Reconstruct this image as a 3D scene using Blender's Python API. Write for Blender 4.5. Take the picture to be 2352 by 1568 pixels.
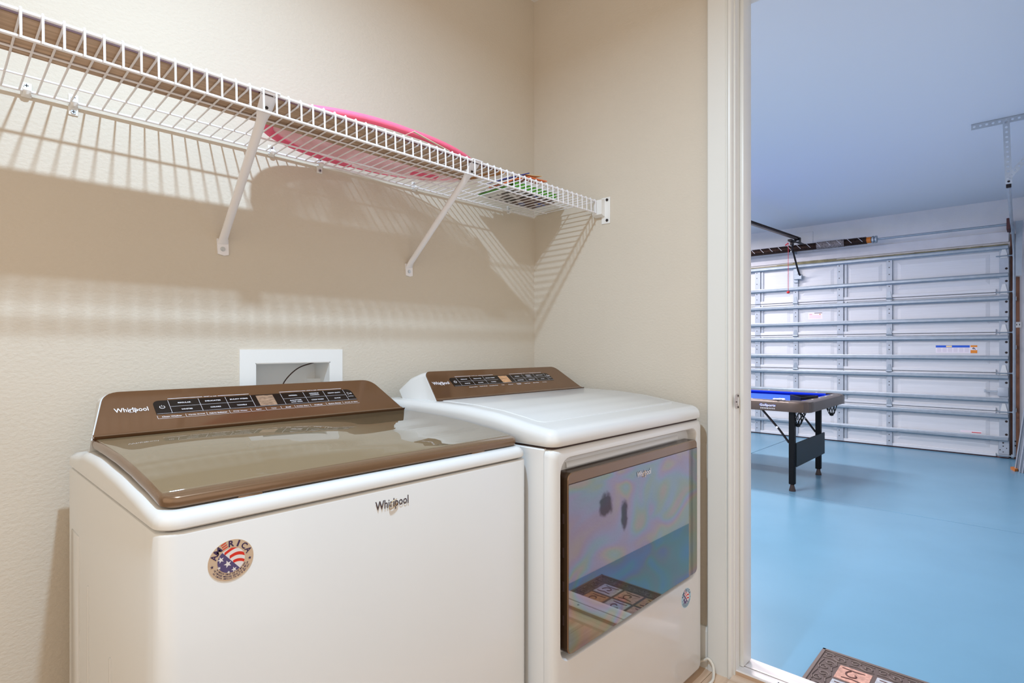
import bpy, bmesh, math, random
from mathutils import Vector, Matrix
random.seed(7)
PI = math.pi
SC = bpy.context.scene
COL = SC.collection
for o in list(bpy.data.objects):
    bpy.data.objects.remove(o)

# ------------------------------------------------------------------ camera
# room axes: x runs along the laundry back wall (corner at x=0), y runs into it (wall face at y=0), z up from the laundry floor
CX, CY, CZ = -1.72, -1.493, 1.015
cam = bpy.data.cameras.new('camera')
cam.sensor_width = 36.0
cam.lens = 36.0 * 1283.0 / 2352.0
cam.shift_y = 14.0 / 2352.0
cam.clip_start = 0.02
camo = bpy.data.objects.new('camera', cam)
camo.location = (CX, CY, CZ)
camo.rotation_euler = (PI / 2, 0, math.radians(43.25 - 90))
COL.objects.link(camo)
SC.camera = camo

# ------------------------------------------------------------------ world, light, exposure
w = bpy.data.worlds.new('world')
SC.world = w
w.use_nodes = True
w.node_tree.nodes['Background'].inputs[0].default_value = (0.75, 0.85, 1.0, 1)
w.node_tree.nodes['Background'].inputs[1].default_value = 0.3
SC.view_settings.view_transform = 'Standard'
SC.view_settings.look = 'None'
SC.view_settings.exposure = 0.0
SC.view_settings.gamma = 1.0
SC.view_settings.use_curve_mapping = False
try:
    SC.cycles.max_bounces = 10
    SC.cycles.diffuse_bounces = 5
    SC.cycles.glossy_bounces = 5
    SC.cycles.transparent_max_bounces = 16
    SC.cycles.sample_clamp_indirect = 4.0
except Exception:
    pass


def light(name, kind, loc, energy, color, rot=(0, 0, 0), size=None, size_y=None, radius=None):
    l = bpy.data.lights.new(name, kind)
    l.energy = energy
    l.color = color
    if size:
        l.size = size
        if size_y:
            l.shape = 'RECTANGLE'
            l.size_y = size_y
    if radius is not None:
        l.shadow_soft_size = radius
    o = bpy.data.objects.new(name, l)
    o.location = loc
    o.rotation_euler = rot
    COL.objects.link(o)
    return o


# small round LED lamp under the laundry ceiling
lamp = light('laundry_lamp', 'AREA', (-1.37, -0.876, 2.30), 28.0, (0.57, 0.78, 1.0), rot=(0, 0, 0), size=0.06)
lamp.data.shape = 'DISK'
lamp.data.spread = math.radians(168)
# added soft fill lights without a real source, left of and behind the camera
light('fill_light', 'AREA', (-2.85, -1.45, 1.45), 12.6, (1.0, 0.86, 0.69), rot=(PI / 2, 0, -PI / 2), size=2.2, size_y=1.8)
light('fill_light', 'AREA', (-1.70, -2.62, 1.45), 9.5, (1.0, 0.945, 0.90), rot=(PI / 2, 0, 0), size=2.2, size_y=1.8)
# garage shop lights on the garage ceiling
light('garage_shop_light', 'AREA', (5.02, 1.60, 2.50), 36.0, (1.0, 0.905, 0.91), rot=(0, 0, 0), size=0.12, size_y=0.8)
light('garage_shop_light', 'AREA', (3.45, 0.95, 2.48), 92.0, (1.0, 0.905, 0.91), rot=(0, 0, 0), size=0.25, size_y=1.2)
light('garage_shop_light', 'AREA', (1.05, 0.85, 2.48), 100.0, (1.0, 0.905, 0.91), rot=(0, 0, 0), size=0.25, size_y=1.2)


# ------------------------------------------------------------------ materials
def lin(c):
    return tuple(((v / 255) / 12.92 if v / 255 <= 0.04045 else ((v / 255 + 0.055) / 1.055) ** 2.4) for v in c)


def mat(name, rgb, rough=0.5, metal=0.0, coat=0.0, spec=0.5, ior=1.5, vary=0.0, vscale=8.0, bump=0.0, bscale=60.0, bdetail=3.0,
        bdist=0.002, stretch=(1, 1, 1), alpha=None, emit=None, linear=False):
    m = bpy.data.materials.new(name)
    m.use_nodes = True
    nt = m.node_tree
    N, L = nt.nodes, nt.links
    b = N['Principled BSDF']
    c = rgb if linear else lin(rgb)
    b.inputs['Base Color'].default_value = (*c, 1)
    b.inputs['Roughness'].default_value = rough
    b.inputs['Metallic'].default_value = metal
    b.inputs['IOR'].default_value = ior
    b.inputs['Specular IOR Level'].default_value = spec
    b.inputs['Coat Weight'].default_value = coat
    b.inputs['Coat Roughness'].default_value = 0.05
    if vary or bump:
        tc = N.new('ShaderNodeTexCoord')
        mp = N.new('ShaderNodeMapping')
        mp.inputs['Scale'].default_value = stretch
        L.new(tc.outputs['Object'], mp.inputs['Vector'])
    if vary:
        n = N.new('ShaderNodeTexNoise')
        n.inputs['Scale'].default_value = vscale
        n.inputs['Detail'].default_value = 5
        L.new(mp.outputs[0], n.inputs['Vector'])
        mr = N.new('ShaderNodeMapRange')
        mr.inputs['From Min'].default_value = 0.3
        mr.inputs['From Max'].default_value = 0.7
        mr.inputs['To Min'].default_value = 1 - vary
        mr.inputs['To Max'].default_value = 1 + vary
        L.new(n.outputs['Fac'], mr.inputs['Value'])
        mx = N.new('ShaderNodeVectorMath')
        mx.operation = 'SCALE'
        mx.inputs[0].default_value = c
        L.new(mr.outputs[0], mx.inputs['Scale'])
        L.new(mx.outputs[0], b.inputs['Base Color'])
    if bump:
        n2 = N.new('ShaderNodeTexNoise')
        n2.inputs['Scale'].default_value = bscale
        n2.inputs['Detail'].default_value = bdetail
        n2.inputs['Roughness'].default_value = 0.55
        L.new(mp.outputs[0], n2.inputs['Vector'])
        bp = N.new('ShaderNodeBump')
        bp.inputs['Strength'].default_value = bump
        bp.inputs['Distance'].default_value = bdist
        L.new(n2.outputs['Fac'], bp.inputs['Height'])
        L.new(bp.outputs[0], b.inputs['Normal'])
    if alpha is not None:
        b.inputs['Alpha'].default_value = alpha
    if emit:
        b.inputs['Emission Color'].default_value = (*c, 1)
        b.inputs['Emission Strength'].default_value = emit
    return m


M = {}
M['wall'] = mat('greige_wall_paint', (0.645, 0.578, 0.485), 0.75, spec=0.25, vary=0.015, vscale=3, bump=0.42, bscale=120, bdetail=4, bdist=0.003, stretch=(0.9, 0.9, 1.25), linear=True)
M['ceiling'] = mat('white_ceiling_paint', (0.8, 0.78, 0.74), 0.9, spec=0.2, bump=0.2, bscale=60, linear=True)
M['trim'] = mat('white_trim_paint', (0.76, 0.755, 0.72), 0.35, linear=True)
M['enamel'] = mat('white_enamel', (0.72, 0.72, 0.71), 0.22, coat=0.3, linear=True)
M['wire'] = mat('white_coated_wire', (0.86, 0.85, 0.88), 0.3, linear=True)
M['plastic'] = mat('white_plastic', (0.82, 0.81, 0.79), 0.4, linear=True)
M['gap'] = mat('dark_gap', (60, 40, 34), 0.7)
M['brown'] = mat('bronze_gloss', (0.17, 0.085, 0.04), 0.09, metal=0.4, coat=0.15, linear=True)
M['browntrim'] = mat('bronze_trim', (0.20, 0.115, 0.062), 0.2, metal=0.4, coat=0.3, linear=True)
M['lidglass'] = mat('bronze_tinted_lid_glass', (0.20, 0.148, 0.085), 0.008, ior=2.15, spec=0.5, linear=True)
M['doorside'] = mat('dark_bronze_edge', (0.05, 0.026, 0.012), 0.25, metal=0.3, linear=True)
M['panel'] = mat('black_touch_panel', (24, 14, 10), 0.1, spec=0.3)
M['print'] = mat('white_print', (235, 232, 238), 0.5)
M['bronzeprint'] = mat('bronze_ring_print', (176, 140, 92), 0.4, metal=0.4)
M['darkprint'] = mat('dark_print', (70, 55, 60), 0.4, metal=0.2)
M['screw'] = mat('zinc_screw', (205, 210, 215), 0.3, metal=0.8)
M['strike'] = mat('nickel_strike', (190, 178, 168), 0.35, metal=0.6)
M['hole'] = mat('dark_hole', (45, 35, 32), 0.8)
M['alu'] = mat('mill_aluminium', (232, 226, 222), 0.45, metal=0.4, vary=0.12, vscale=30, stretch=(1, 0.04, 1))
M['cablek'] = mat('dark_cable', (60, 34, 26), 0.5)
M['cablew'] = mat('white_cord', (225, 218, 205), 0.45)
M['galv'] = mat('galvanised_steel', (0.33, 0.39, 0.45), 0.42, metal=0.5, vary=0.08, vscale=18, linear=True)
M['galvl'] = mat('pale_galvanised_steel', (0.42, 0.47, 0.53), 0.5, metal=0.25, vary=0.06, vscale=18, linear=True)
M['doorwhite'] = mat('white_door_skin', (0.66, 0.69, 0.73), 0.5, vary=0.03, vscale=12, stretch=(1, 0.3, 6), linear=True)
M['garwall'] = mat('garage_white_wall', (0.72, 0.72, 0.74), 0.8, vary=0.04, vscale=5, bump=0.4, bscale=70, bdist=0.003, linear=True)
M['garceil'] = mat('garage_ceiling_paint', (0.70, 0.73, 0.78), 0.9, spec=0.1, linear=True)
M['bluefloor'] = mat('blue_floor_paint', (0.145, 0.31, 0.44), 0.27, spec=0.32, vary=0.04, vscale=2.2, bump=0.06, bscale=9, bdist=0.004, linear=True)
M['joint'] = mat('slab_joint', (60, 80, 95), 0.8)
M['black'] = mat('black_powdercoat', (10, 11, 13), 0.5, spec=0.2)
M['charcoal'] = mat('charcoal_panel', (40, 48, 52), 0.5, spec=0.25)
M['tablebrown'] = mat('bronze_brown_rail', (0.085, 0.062, 0.05), 0.3, metal=0.3, linear=True)
M['tabledark'] = mat('dark_brown_corner', (58, 46, 42), 0.35, metal=0.2)
M['cloth'] = mat('blue_felt', (18, 52, 180), 0.95, spec=0.1)
M['clothl'] = mat('blue_felt_bed', (48, 84, 190), 0.95, spec=0.1)
M['net'] = mat('black_cord', (10, 9, 10), 0.8)
M['redcord'] = mat('red_cord', (196, 40, 60), 0.6)
M['opener'] = mat('brown_opener_rail', (72, 58, 54), 0.4, metal=0.5)
M['blackmetal'] = mat('black_metal', (32, 24, 26), 0.4, metal=0.4)
M['spring'] = mat('oiled_spring_steel', (58, 40, 34), 0.4, metal=0.6)
M['springpaint'] = mat('white_spring_mark', (215, 215, 222), 0.5)
M['springtag'] = mat('grey_spring_tag', (120, 112, 112), 0.6, vary=0.5, vscale=60)
M['orange'] = mat('orange_paint', (204, 116, 34), 0.5)
M['rust'] = mat('rusty_brown_steel', (84, 44, 44), 0.6)
M['jambwood'] = mat('raw_jamb_wood', (140, 96, 72), 0.7, vary=0.35, vscale=9, stretch=(1, 1, 0.4))
M['jambdark'] = mat('dark_jamb_wood', (92, 56, 40), 0.7, vary=0.3, vscale=9)
M['mildew'] = mat('mildewed_seal', (138, 134, 104), 0.8, vary=0.4, vscale=8)
M['header'] = mat('painted_header_board', (0.68, 0.69, 0.73), 0.7, vary=0.05, vscale=8, linear=True)
M['bracket'] = mat('white_zinc_bracket', (0.66, 0.69, 0.70), 0.45, metal=0.1, linear=True)
M['shutter'] = mat('galvanised_shutter', (0.42, 0.46, 0.52), 0.45, metal=0.35, linear=True)
M['label'] = mat('white_label', (232, 228, 238), 0.5)
M['labelblue'] = mat('blue_print', (18, 88, 205), 0.5)
M['labelorange'] = mat('orange_print', (226, 136, 32), 0.5)
M['labelred'] = mat('red_print', (205, 34, 34), 0.5)
M['labelpink'] = mat('faint_red_print', (226, 176, 190), 0.5)
M['labelcream'] = mat('cream_print', (238, 214, 160), 0.5)
M['labelgrey'] = mat('faint_grey_print', (196, 190, 206), 0.5)
M['tan'] = mat('champagne_sticker', (206, 184, 160), 0.4)
M['navy'] = mat('navy_print', (58, 40, 84), 0.5)
M['flagblue'] = mat('flag_blue_print', (84, 74, 122), 0.5)
M['flagred'] = mat('flag_red_print', (218, 44, 26), 0.5)
M['flagwhite'] = mat('flag_white_print', (232, 230, 234), 0.5)
M['pink'] = mat('hot_pink_fabric', (252, 112, 146), 0.7, bump=0.4, bscale=35, bdist=0.004)
M['mat'] = mat('brown_rubber_mat', (88, 74, 70), 0.7)
M['mattop'] = mat('brown_rubber_scroll', (104, 90, 84), 0.55)
M['tilepink'] = mat('pink_stone_print', (186, 142, 126), 0.7, vary=0.35, vscale=70)
M['tilegrey'] = mat('blue_grey_stone_print', (168, 172, 178), 0.7, vary=0.25, vscale=70)
M['tiletan'] = mat('tan_stone_print', (170, 132, 98), 0.7, vary=0.3, vscale=70)
M['tilemark'] = mat('dark_stone_carving', (92, 58, 52), 0.7, vary=0.3, vscale=60)
M['paperw'] = mat('white_paper', (226, 224, 222), 0.6)
M['paperg'] = mat('pale_grey_catalogue', (205, 204, 200), 0.5, vary=0.1, vscale=30)
M['pagebrown'] = mat('brown_printed_page', (96, 64, 54), 0.5)
M['pagegreen'] = mat('green_printed_page', (70, 148, 30), 0.5)
M['pagedark'] = mat('dark_printed_page', (84, 78, 76), 0.5)
M['folder'] = mat('orange_folder', (244, 122, 66), 0.5)
M['navybook'] = mat('blue_book_cover', (34, 52, 140), 0.5)
M['yellowpaper'] = mat('pale_yellow_sheet', (236, 220, 160), 0.6)
M['cream'] = mat('cream_card', (226, 214, 188), 0.7)
M['plankorange'] = mat('raw_board_end', (176, 122, 66), 0.7, vary=0.15, vscale=20)
M['floorwood'] = None


def wood(name, a, b, scale=(1, 1, 1), ring=14.0, rough=0.45):
    m = mat(name, a, rough)
    nt = m.node_tree
    N, L = nt.nodes, nt.links
    tc = N.new('ShaderNodeTexCoord')
    mp = N.new('ShaderNodeMapping')
    mp.inputs['Scale'].default_value = scale
    oi = N.new('ShaderNodeObjectInfo')
    ad = N.new('ShaderNodeVectorMath')
    ad.operation = 'ADD'
    L.new(tc.outputs['Object'], mp.inputs['Vector'])
    L.new(mp.outputs[0], ad.inputs[0])
    sc_ = N.new('ShaderNodeVectorMath')
    sc_.operation = 'SCALE'
    sc_.inputs[0].default_value = (7.3, 3.1, 5.7)
    L.new(oi.outputs['Random'], sc_.inputs['Scale'])
    L.new(sc_.outputs[0], ad.inputs[1])
    n = N.new('ShaderNodeTexNoise')
    n.inputs['Scale'].default_value = ring
    n.inputs['Detail'].default_value = 6
    n.inputs['Roughness'].default_value = 0.65
    n.inputs['Distortion'].default_value = 0.4
    L.new(ad.outputs[0], n.inputs['Vector'])
    cr = N.new('ShaderNodeValToRGB')
    cr.color_ramp.elements[0].position = 0.3
    cr.color_ramp.elements[0].color = (*lin(a), 1)
    cr.color_ramp.elements[1].position = 0.72
    cr.color_ramp.elements[1].color = (*lin(b), 1)
    L.new(n.outputs['Fac'], cr.inputs['Fac'])
    L.new(cr.outputs[0], nt.nodes['Principled BSDF'].inputs['Base Color'])
    return m


M['floorwood'] = wood('pale_oak_plank', (196, 160, 130), (226, 198, 170), (0.35, 6, 6), 6.0, 0.4)
M['reducer'] = wood('pale_oak_reducer', (198, 168, 140), (226, 204, 182), (6, 0.35, 6), 6.0, 0.35)
M['plank'] = wood('grey_oak_board', (146, 116, 90), (214, 186, 160), (0.5, 9, 9), 8.0, 0.6)
M['riser'] = wood('oak_riser', (186, 152, 122), (206, 176, 150), (6, 0.5, 6), 8.0, 0.5)

# dryer door glass: mirror-like tinted glass, its faint rainbow sheen painted into the base colour
m = mat('tinted_mirror_door_glass', (0.30, 0.26, 0.26), 0.02, metal=0.9, linear=True)
nt = m.node_tree
tc = nt.nodes.new('ShaderNodeTexCoord')
mp = nt.nodes.new('ShaderNodeMapping')
mp.inputs['Scale'].default_value = (0.8, 1.0, 1.5)
nz = nt.nodes.new('ShaderNodeTexNoise')
nz.inputs['Scale'].default_value = 5.0
nz.inputs['Detail'].default_value = 1.5
nz.inputs['Distortion'].default_value = 0.8
mu = nt.nodes.new('ShaderNodeMath')
mu.operation = 'MULTIPLY'
mu.inputs[1].default_value = 4.5
fr = nt.nodes.new('ShaderNodeMath')
fr.operation = 'FRACT'
cr = nt.nodes.new('ShaderNodeValToRGB')
stops = [(0.0, (0.289, 0.23, 0.272)), (0.2, (0.264, 0.246, 0.315)), (0.4, (0.221, 0.281, 0.306)), (0.6, (0.246, 0.289, 0.23)), (0.8, (0.315, 0.264, 0.221)), (1.0, (0.289, 0.23, 0.272))]
cr.color_ramp.elements[0].color = (*stops[0][1], 1)
cr.color_ramp.elements[1].color = (*stops[-1][1], 1)
for p_, c_ in stops[1:-1]:
    e_ = cr.color_ramp.elements.new(p_)
    e_.color = (*c_, 1)
pb = nt.nodes['Principled BSDF']
nt.links.new(tc.outputs['Object'], mp.inputs['Vector'])
nt.links.new(mp.outputs[0], nz.inputs['Vector'])
nt.links.new(nz.outputs['Fac'], mu.inputs[0])
nt.links.new(mu.outputs[0], fr.inputs[0])
nt.links.new(fr.outputs[0], cr.inputs['Fac'])
nt.links.new(cr.outputs[0], pb.inputs['Base Color'])
M['doorglass'] = m

# see-through mesh of the folded hamper
m = bpy.data.materials.new('pink_hamper_mesh')
m.use_nodes = True
nt = m.node_tree
pb = nt.nodes['Principled BSDF']
pb.inputs['Base Color'].default_value = (*lin((244, 196, 200)), 1)
pb.inputs['Roughness'].default_value = 0.8
tc = nt.nodes.new('ShaderNodeTexCoord')
nz = nt.nodes.new('ShaderNodeTexNoise')
nz.inputs['Scale'].default_value = 9.0
nz.inputs['Detail'].default_value = 3.0
mr = nt.nodes.new('ShaderNodeMapRange')
mr.inputs['From Min'].default_value = 0.38
mr.inputs['From Max'].default_value = 0.62
mr.inputs['To Min'].default_value = 0.45
mr.inputs['To Max'].default_value = 0.9
nt.links.new(tc.outputs['Object'], nz.inputs['Vector'])
nt.links.new(nz.outputs['Fac'], mr.inputs['Value'])
nt.links.new(mr.outputs[0], pb.inputs['Alpha'])
M['mesh'] = m

# the garage side wall: white stucco with a few dark scuffs
m = M['garwall'].copy()
m.name = 'scuffed_garage_side_wall'
nt = m.node_tree
N, L = nt.nodes, nt.links
pb = N['Principled BSDF']
src = pb.inputs['Base Color'].links[0].from_socket
tc = N.new('ShaderNodeTexCoord')
prev = src
for (px, pz, rx, rz) in ((0.80, 0.17, 0.055, 0.06), (0.98, 0.09, 0.028, 0.10), (1.75, 0.52, 0.03, 0.06)):
    mp = N.new('ShaderNodeMapping')
    mp.vector_type = 'TEXTURE'
    mp.inputs['Location'].default_value = (px, -1.667, pz)
    mp.inputs['Scale'].default_value = (rx, 1.0, rz)
    nz = N.new('ShaderNodeTexNoise')
    nz.inputs['Scale'].default_value = 11
    nz.inputs['Detail'].default_value = 6
    L.new(tc.outputs['Object'], nz.inputs['Vector'])
    L.new(tc.outputs['Object'], mp.inputs['Vector'])
    ln = N.new('ShaderNodeVectorMath')
    ln.operation = 'LENGTH'
    L.new(mp.outputs[0], ln.inputs[0])
    a2 = N.new('ShaderNodeMath')
    a2.operation = 'MULTIPLY_ADD'
    a2.inputs[1].default_value = 3.2
    L.new(nz.outputs['Fac'], a2.inputs[0])
    L.new(ln.outputs['Value'], a2.inputs[2])
    m2 = N.new('ShaderNodeMapRange')
    m2.inputs['From Min'].default_value = 2.2
    m2.inputs['From Max'].default_value = 2.75
    m2.inputs['To Min'].default_value = 0.85
    m2.inputs['To Max'].default_value = 0.0
    L.new(a2.outputs[0], m2.inputs['Value'])
    mx = N.new('ShaderNodeMix')
    mx.data_type = 'RGBA'
    L.new(m2.outputs[0], mx.inputs['Factor'])
    L.new(prev, mx.inputs['A'])
    mx.inputs['B'].default_value = (0.09, 0.08, 0.07, 1)
    prev = mx.outputs['Result']
L.new(prev, pb.inputs['Base Color'])
M['garside'] = m


# ------------------------------------------------------------------ mesh helpers
ORG = {}


class MB:
    def __init__(s):
        s.bm = bmesh.new()
        s.mi = 0

    def face(s, vs, flip=False):
        vs = list(vs)
        if flip:
            vs.reverse()
        try:
            f = s.bm.faces.new(vs)
            f.material_index = s.mi
            return f
        except ValueError:
            return None

    def v(s, *p):
        return s.bm.verts.new(p[0] if len(p) == 1 else p)

    def box(s, a, b, bevel=0.0, seg=2):
        x0, y0, z0 = (min(a[i], b[i]) for i in range(3))
        x1, y1, z1 = (max(a[i], b[i]) for i in range(3))
        vs = [s.v(x, y, z) for x in (x0, x1) for y in (y0, y1) for z in (z0, z1)]
        fs = []
        for q in ((0, 1, 3, 2), (4, 6, 7, 5), (0, 4, 5, 1), (2, 3, 7, 6), (0, 2, 6, 4), (1, 5, 7, 3)):
            fs.append(s.face([vs[i] for i in q]))
        if bevel:
            es = set(e for f in fs for e in f.edges)
            r = bmesh.ops.bevel(s.bm, geom=list(es), offset=bevel, segments=seg, affect='EDGES', profile=0.5)
            for f in r['faces']:
                f.material_index = s.mi
        return s

    def obox(s, c, ax, ay, az):
        # box from centre and three half vectors
        c, ax, ay, az = Vector(c), Vector(ax), Vector(ay), Vector(az)
        vs = [s.v(c + ax * i + ay * j + az * k) for i in (-1, 1) for j in (-1, 1) for k in (-1, 1)]
        for q in ((0, 1, 3, 2), (4, 6, 7, 5), (0, 4, 5, 1), (2, 3, 7, 6), (0, 2, 6, 4), (1, 5, 7, 3)):
            s.face([vs[i] for i in q])
        return s

    def tube(s, pts, r, n=8, closed=False, caps=True, ry=None, upv=None):
        pts = [Vector(p) for p in pts]
        m_ = len(pts)
        rings = []
        prevu = None
        for i, p in enumerate(pts):
            if closed:
                d = pts[(i + 1) % m_] - pts[i - 1]
            else:
                d = pts[min(i + 1, m_ - 1)] - pts[max(i - 1, 0)]
            d.normalize()
            if upv is not None:
                u = Vector(upv)
            elif prevu is None:
                u = Vector((0, 0, 1)) if abs(d.z) < 0.9 else Vector((1, 0, 0))
            else:
                u = prevu
            u = (u - d * u.dot(d)).normalized()
            prevu = u
            w_ = d.cross(u)
            rr = r[i] if isinstance(r, (list, tuple)) else r
            r2 = rr if ry is None else ry
            rings.append([s.v(p + u * (math.cos(2 * PI * k / n) * r2) + w_ * (math.sin(2 * PI * k / n) * rr)) for k in range(n)])
        for i in range(m_ if closed else m_ - 1):
            a, b = rings[i], rings[(i + 1) % m_]
            for k in range(n):
                s.face([a[k], a[(k + 1) % n], b[(k + 1) % n], b[k]])
        if caps and not closed:
            s.face(rings[0], True)
            s.face(rings[-1])
        return s

    def cyl(s, p0, p1, r, n=12, r1=None):
        return s.tube([p0, p1], [r, r if r1 is None else r1], n)

    def prism(s, poly, axis, a0, a1):
        # poly: 2-D points in the two remaining axes (in x,y,z order); extruded along axis
        def mk(p, a):
            q = list(p)
            q.insert(axis, a)
            return s.v(*q)
        A = [mk(p, a0) for p in poly]
        B = [mk(p, a1) for p in poly]
        n = len(poly)
        for i in range(n):
            s.face([A[i], A[(i + 1) % n], B[(i + 1) % n], B[i]])
        s.face(A, True)
        s.face(B)
        return s

    def sphere(s, c, r, n=10, sz=(1, 1, 1)):
        mtx = Matrix.Translation(Vector(c)) @ Matrix.Diagonal((*sz, 1))
        r_ = bmesh.ops.create_uvsphere(s.bm, u_segments=n, v_segments=max(4, n // 2 + 1), radius=r, matrix=mtx)
        for v in r_['verts']:
            for f in v.link_faces:
                f.material_index = s.mi
        return s

    def disc(s, c, xd, yd, rx, ry=None, n=24):
        ry = rx if ry is None else ry
        c, xd, yd = Vector(c), Vector(xd), Vector(yd)
        s.face([s.v(c + xd * (rx * math.cos(2 * PI * k / n)) + yd * (ry * math.sin(2 * PI * k / n))) for k in range(n)])
        return s

    def poly(s, c, xd, yd, pts):
        c, xd, yd = Vector(c), Vector(xd), Vector(yd)
        s.face([s.v(c + xd * p[0] + yd * p[1]) for p in pts])
        return s

    def text(s, body, c, xd, yd, width=None, height=None, bold=0.0, rot=0.0, depth=0.0):
        cu = bpy.data.curves.new('tmp_text', 'FONT')
        cu.body = body
        cu.size = 1.0
        cu.offset = bold
        cu.resolution_u = 2
        cu.extrude = depth
        to = bpy.data.objects.new('tmp_text', cu)
        me = bpy.data.meshes.new_from_object(to)
        xs = [v.co.x for v in me.vertices]
        ys = [v.co.y for v in me.vertices]
        if xs:
            wx, hy = max(xs) - min(xs), max(ys) - min(ys)
            cx_, cy_ = (max(xs) + min(xs)) / 2, (max(ys) + min(ys)) / 2
            sx = width / wx if width else height / hy
            sy = height / hy if height else sx
            c, xd, yd = Vector(c), Vector(xd), Vector(yd)
            nd = xd.cross(yd)
            cr, sr = math.cos(rot), math.sin(rot)
            vm = []
            for v in me.vertices:
                px, py = (v.co.x - cx_) * sx, (v.co.y - cy_) * sy
                px, py = px * cr - py * sr, px * sr + py * cr
                vm.append(s.v(c + xd * px + yd * py + nd * v.co.z))
            for p in me.polygons:
                s.face([vm[i] for i in p.vertices])
        bpy.data.objects.remove(to)
        bpy.data.meshes.remove(me)
        bpy.data.curves.remove(cu)
        return s

    def solid(s, th):
        s.bm.normal_update()
        bmesh.ops.solidify(s.bm, geom=s.bm.faces[:], thickness=th)
        return s

    def build(s, name, mats, parent=None, loc=None, smooth=40, recalc=True):
        bm = s.bm
        if recalc:
            bmesh.ops.recalc_face_normals(bm, faces=bm.faces[:])
        org = Vector((0, 0, 0))
        if parent is not None:
            org = ORG[parent.name].copy()
        elif loc is not None:
            org = Vector(loc)
        for v in bm.verts:
            v.co -= org
        me = bpy.data.meshes.new(name)
        bm.to_mesh(me)
        bm.free()
        for q in (mats if isinstance(mats, (list, tuple)) else [mats]):
            me.materials.append(M[q] if isinstance(q, str) else q)
        if smooth:
            me.shade_smooth()
            me.set_sharp_from_angle(angle=math.radians(smooth))
        o = bpy.data.objects.new(name, me)
        COL.objects.link(o)
        if parent is not None:
            o.parent = parent
        else:
            o.location = org
        ORG[o.name] = org
        return o


def tag(o, label=None, cat=None, group=None, kind=None):
    if label:
        o['label'] = label
    if cat:
        o['category'] = cat
    if group:
        o['group'] = group
    if kind:
        o['kind'] = kind
    return o


def empty(name, loc, label=None, cat=None, group=None, kind=None):
    o = bpy.data.objects.new(name, None)
    o.empty_display_size = 0.05
    o.location = loc
    COL.objects.link(o)
    ORG[o.name] = Vector(loc)
    return tag(o, label, cat, group, kind)


def T(t, s, z):
    # t, s: metres from the camera along x and y
    return Vector((t + CX, s + CY, z))


def copy_part(o, parent=None, loc=None):
    c = o.copy()
    COL.objects.link(c)
    if parent is not None:
        c.parent = parent
    if loc is not None:
        c.location = loc
    return c


# ------------------------------------------------------------------ laundry shell
CEIL = 2.42
GZ = -0.143      # garage floor
GC = 2.576       # garage ceiling
XG = 6.13        # garage front wall face
ox0, ox1 = 0.6038 + CX, 0.816 + CX
oz0, oz1 = 0.80, 0.974
b = MB()
b.box((-2.9, 0, -0.1), (ox0, 0.15, CEIL))
b.box((ox1, 0, -0.1), (0.115, 0.15, CEIL))
b.box((ox0, 0, oz1), (ox1, 0.15, CEIL))
b.box((ox0, 0, -0.1), (ox1, 0.15, oz0))
b.box((ox0, 0.09, oz0), (ox1, 0.15, oz1))
tag(b.build('wall_back', 'wall', smooth=0), kind='structure')
JY = -0.817   # jamb face of the garage doorway
DY2 = -1.64
DH = 2.12
b = MB()
b.box((0, 0, -0.143), (0.115, JY + 0.02, CEIL))
b.box((0, JY + 0.02, DH + 0.02), (0.115, DY2 - 0.02, CEIL))
b.box((0, DY2 - 0.02, -0.143), (0.115, -2.8, CEIL))
tag(b.build('wall_right', 'wall', smooth=0), kind='structure')
b = MB(); b.box((-3.0, 0.15, -0.1), (-2.9, -2.8, CEIL)); tag(b.build('wall_left', 'wall', smooth=0), kind='structure')
b = MB(); b.box((-3.0, -2.7, -0.1), (0.115, -2.8, CEIL)); tag(b.build('wall_front', 'wall', smooth=0), kind='structure')
b = MB(); b.box((-3.0, 0.15, CEIL), (0.115, -2.8, CEIL + 0.1)); tag(b.build('ceiling', 'ceiling', smooth=0), kind='structure')
b = MB(); b.box((-3.0, 0.0, -0.1), (0.0, -2.7, -0.004)); fl = tag(b.build('floor', 'gap', smooth=0), kind='structure')
# floor planks: shared meshes, planks run along x
rows = 18
pw = 2.7 / rows
pm = {}
for r in range(rows):
    y1 = -r * pw
    x = -2.9
    off = [0.55, 1.0, 0.3, 0.8][r % 4]
    first = True
    while x < -0.002:
        ln_ = off if first else 1.2
        first = False
        xe = min(x + ln_, 0.0)
        key = round(xe - x, 3)
        if key not in pm:
            b = MB()
            b.box((0.0006, -pw + 0.0006, -0.004), (key - 0.0006, -0.0006, 0.0), bevel=0.0006, seg=1)
            o = b.build('floor_plank', 'floorwood', smooth=0)
            o.parent = fl
            pm[key] = o
        else:
            o = copy_part(pm[key], fl)
        o.location = (x, y1, 0)
        x = xe

# baseboards
b = MB(); b.prism([(0, 0), (-0.013, 0), (-0.013, 0.117), (-0.008, 0.13), (0, 0.13)], 1, -0.012, -0.737)
tag(b.build('baseboard_right', 'trim', smooth=0), kind='structure')
b = MB(); b.box((-2.9, -0.012, 0), (0, 0, 0.13), bevel=0.003)
tag(b.build('baseboard_back', 'trim'), kind='structure')

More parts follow.
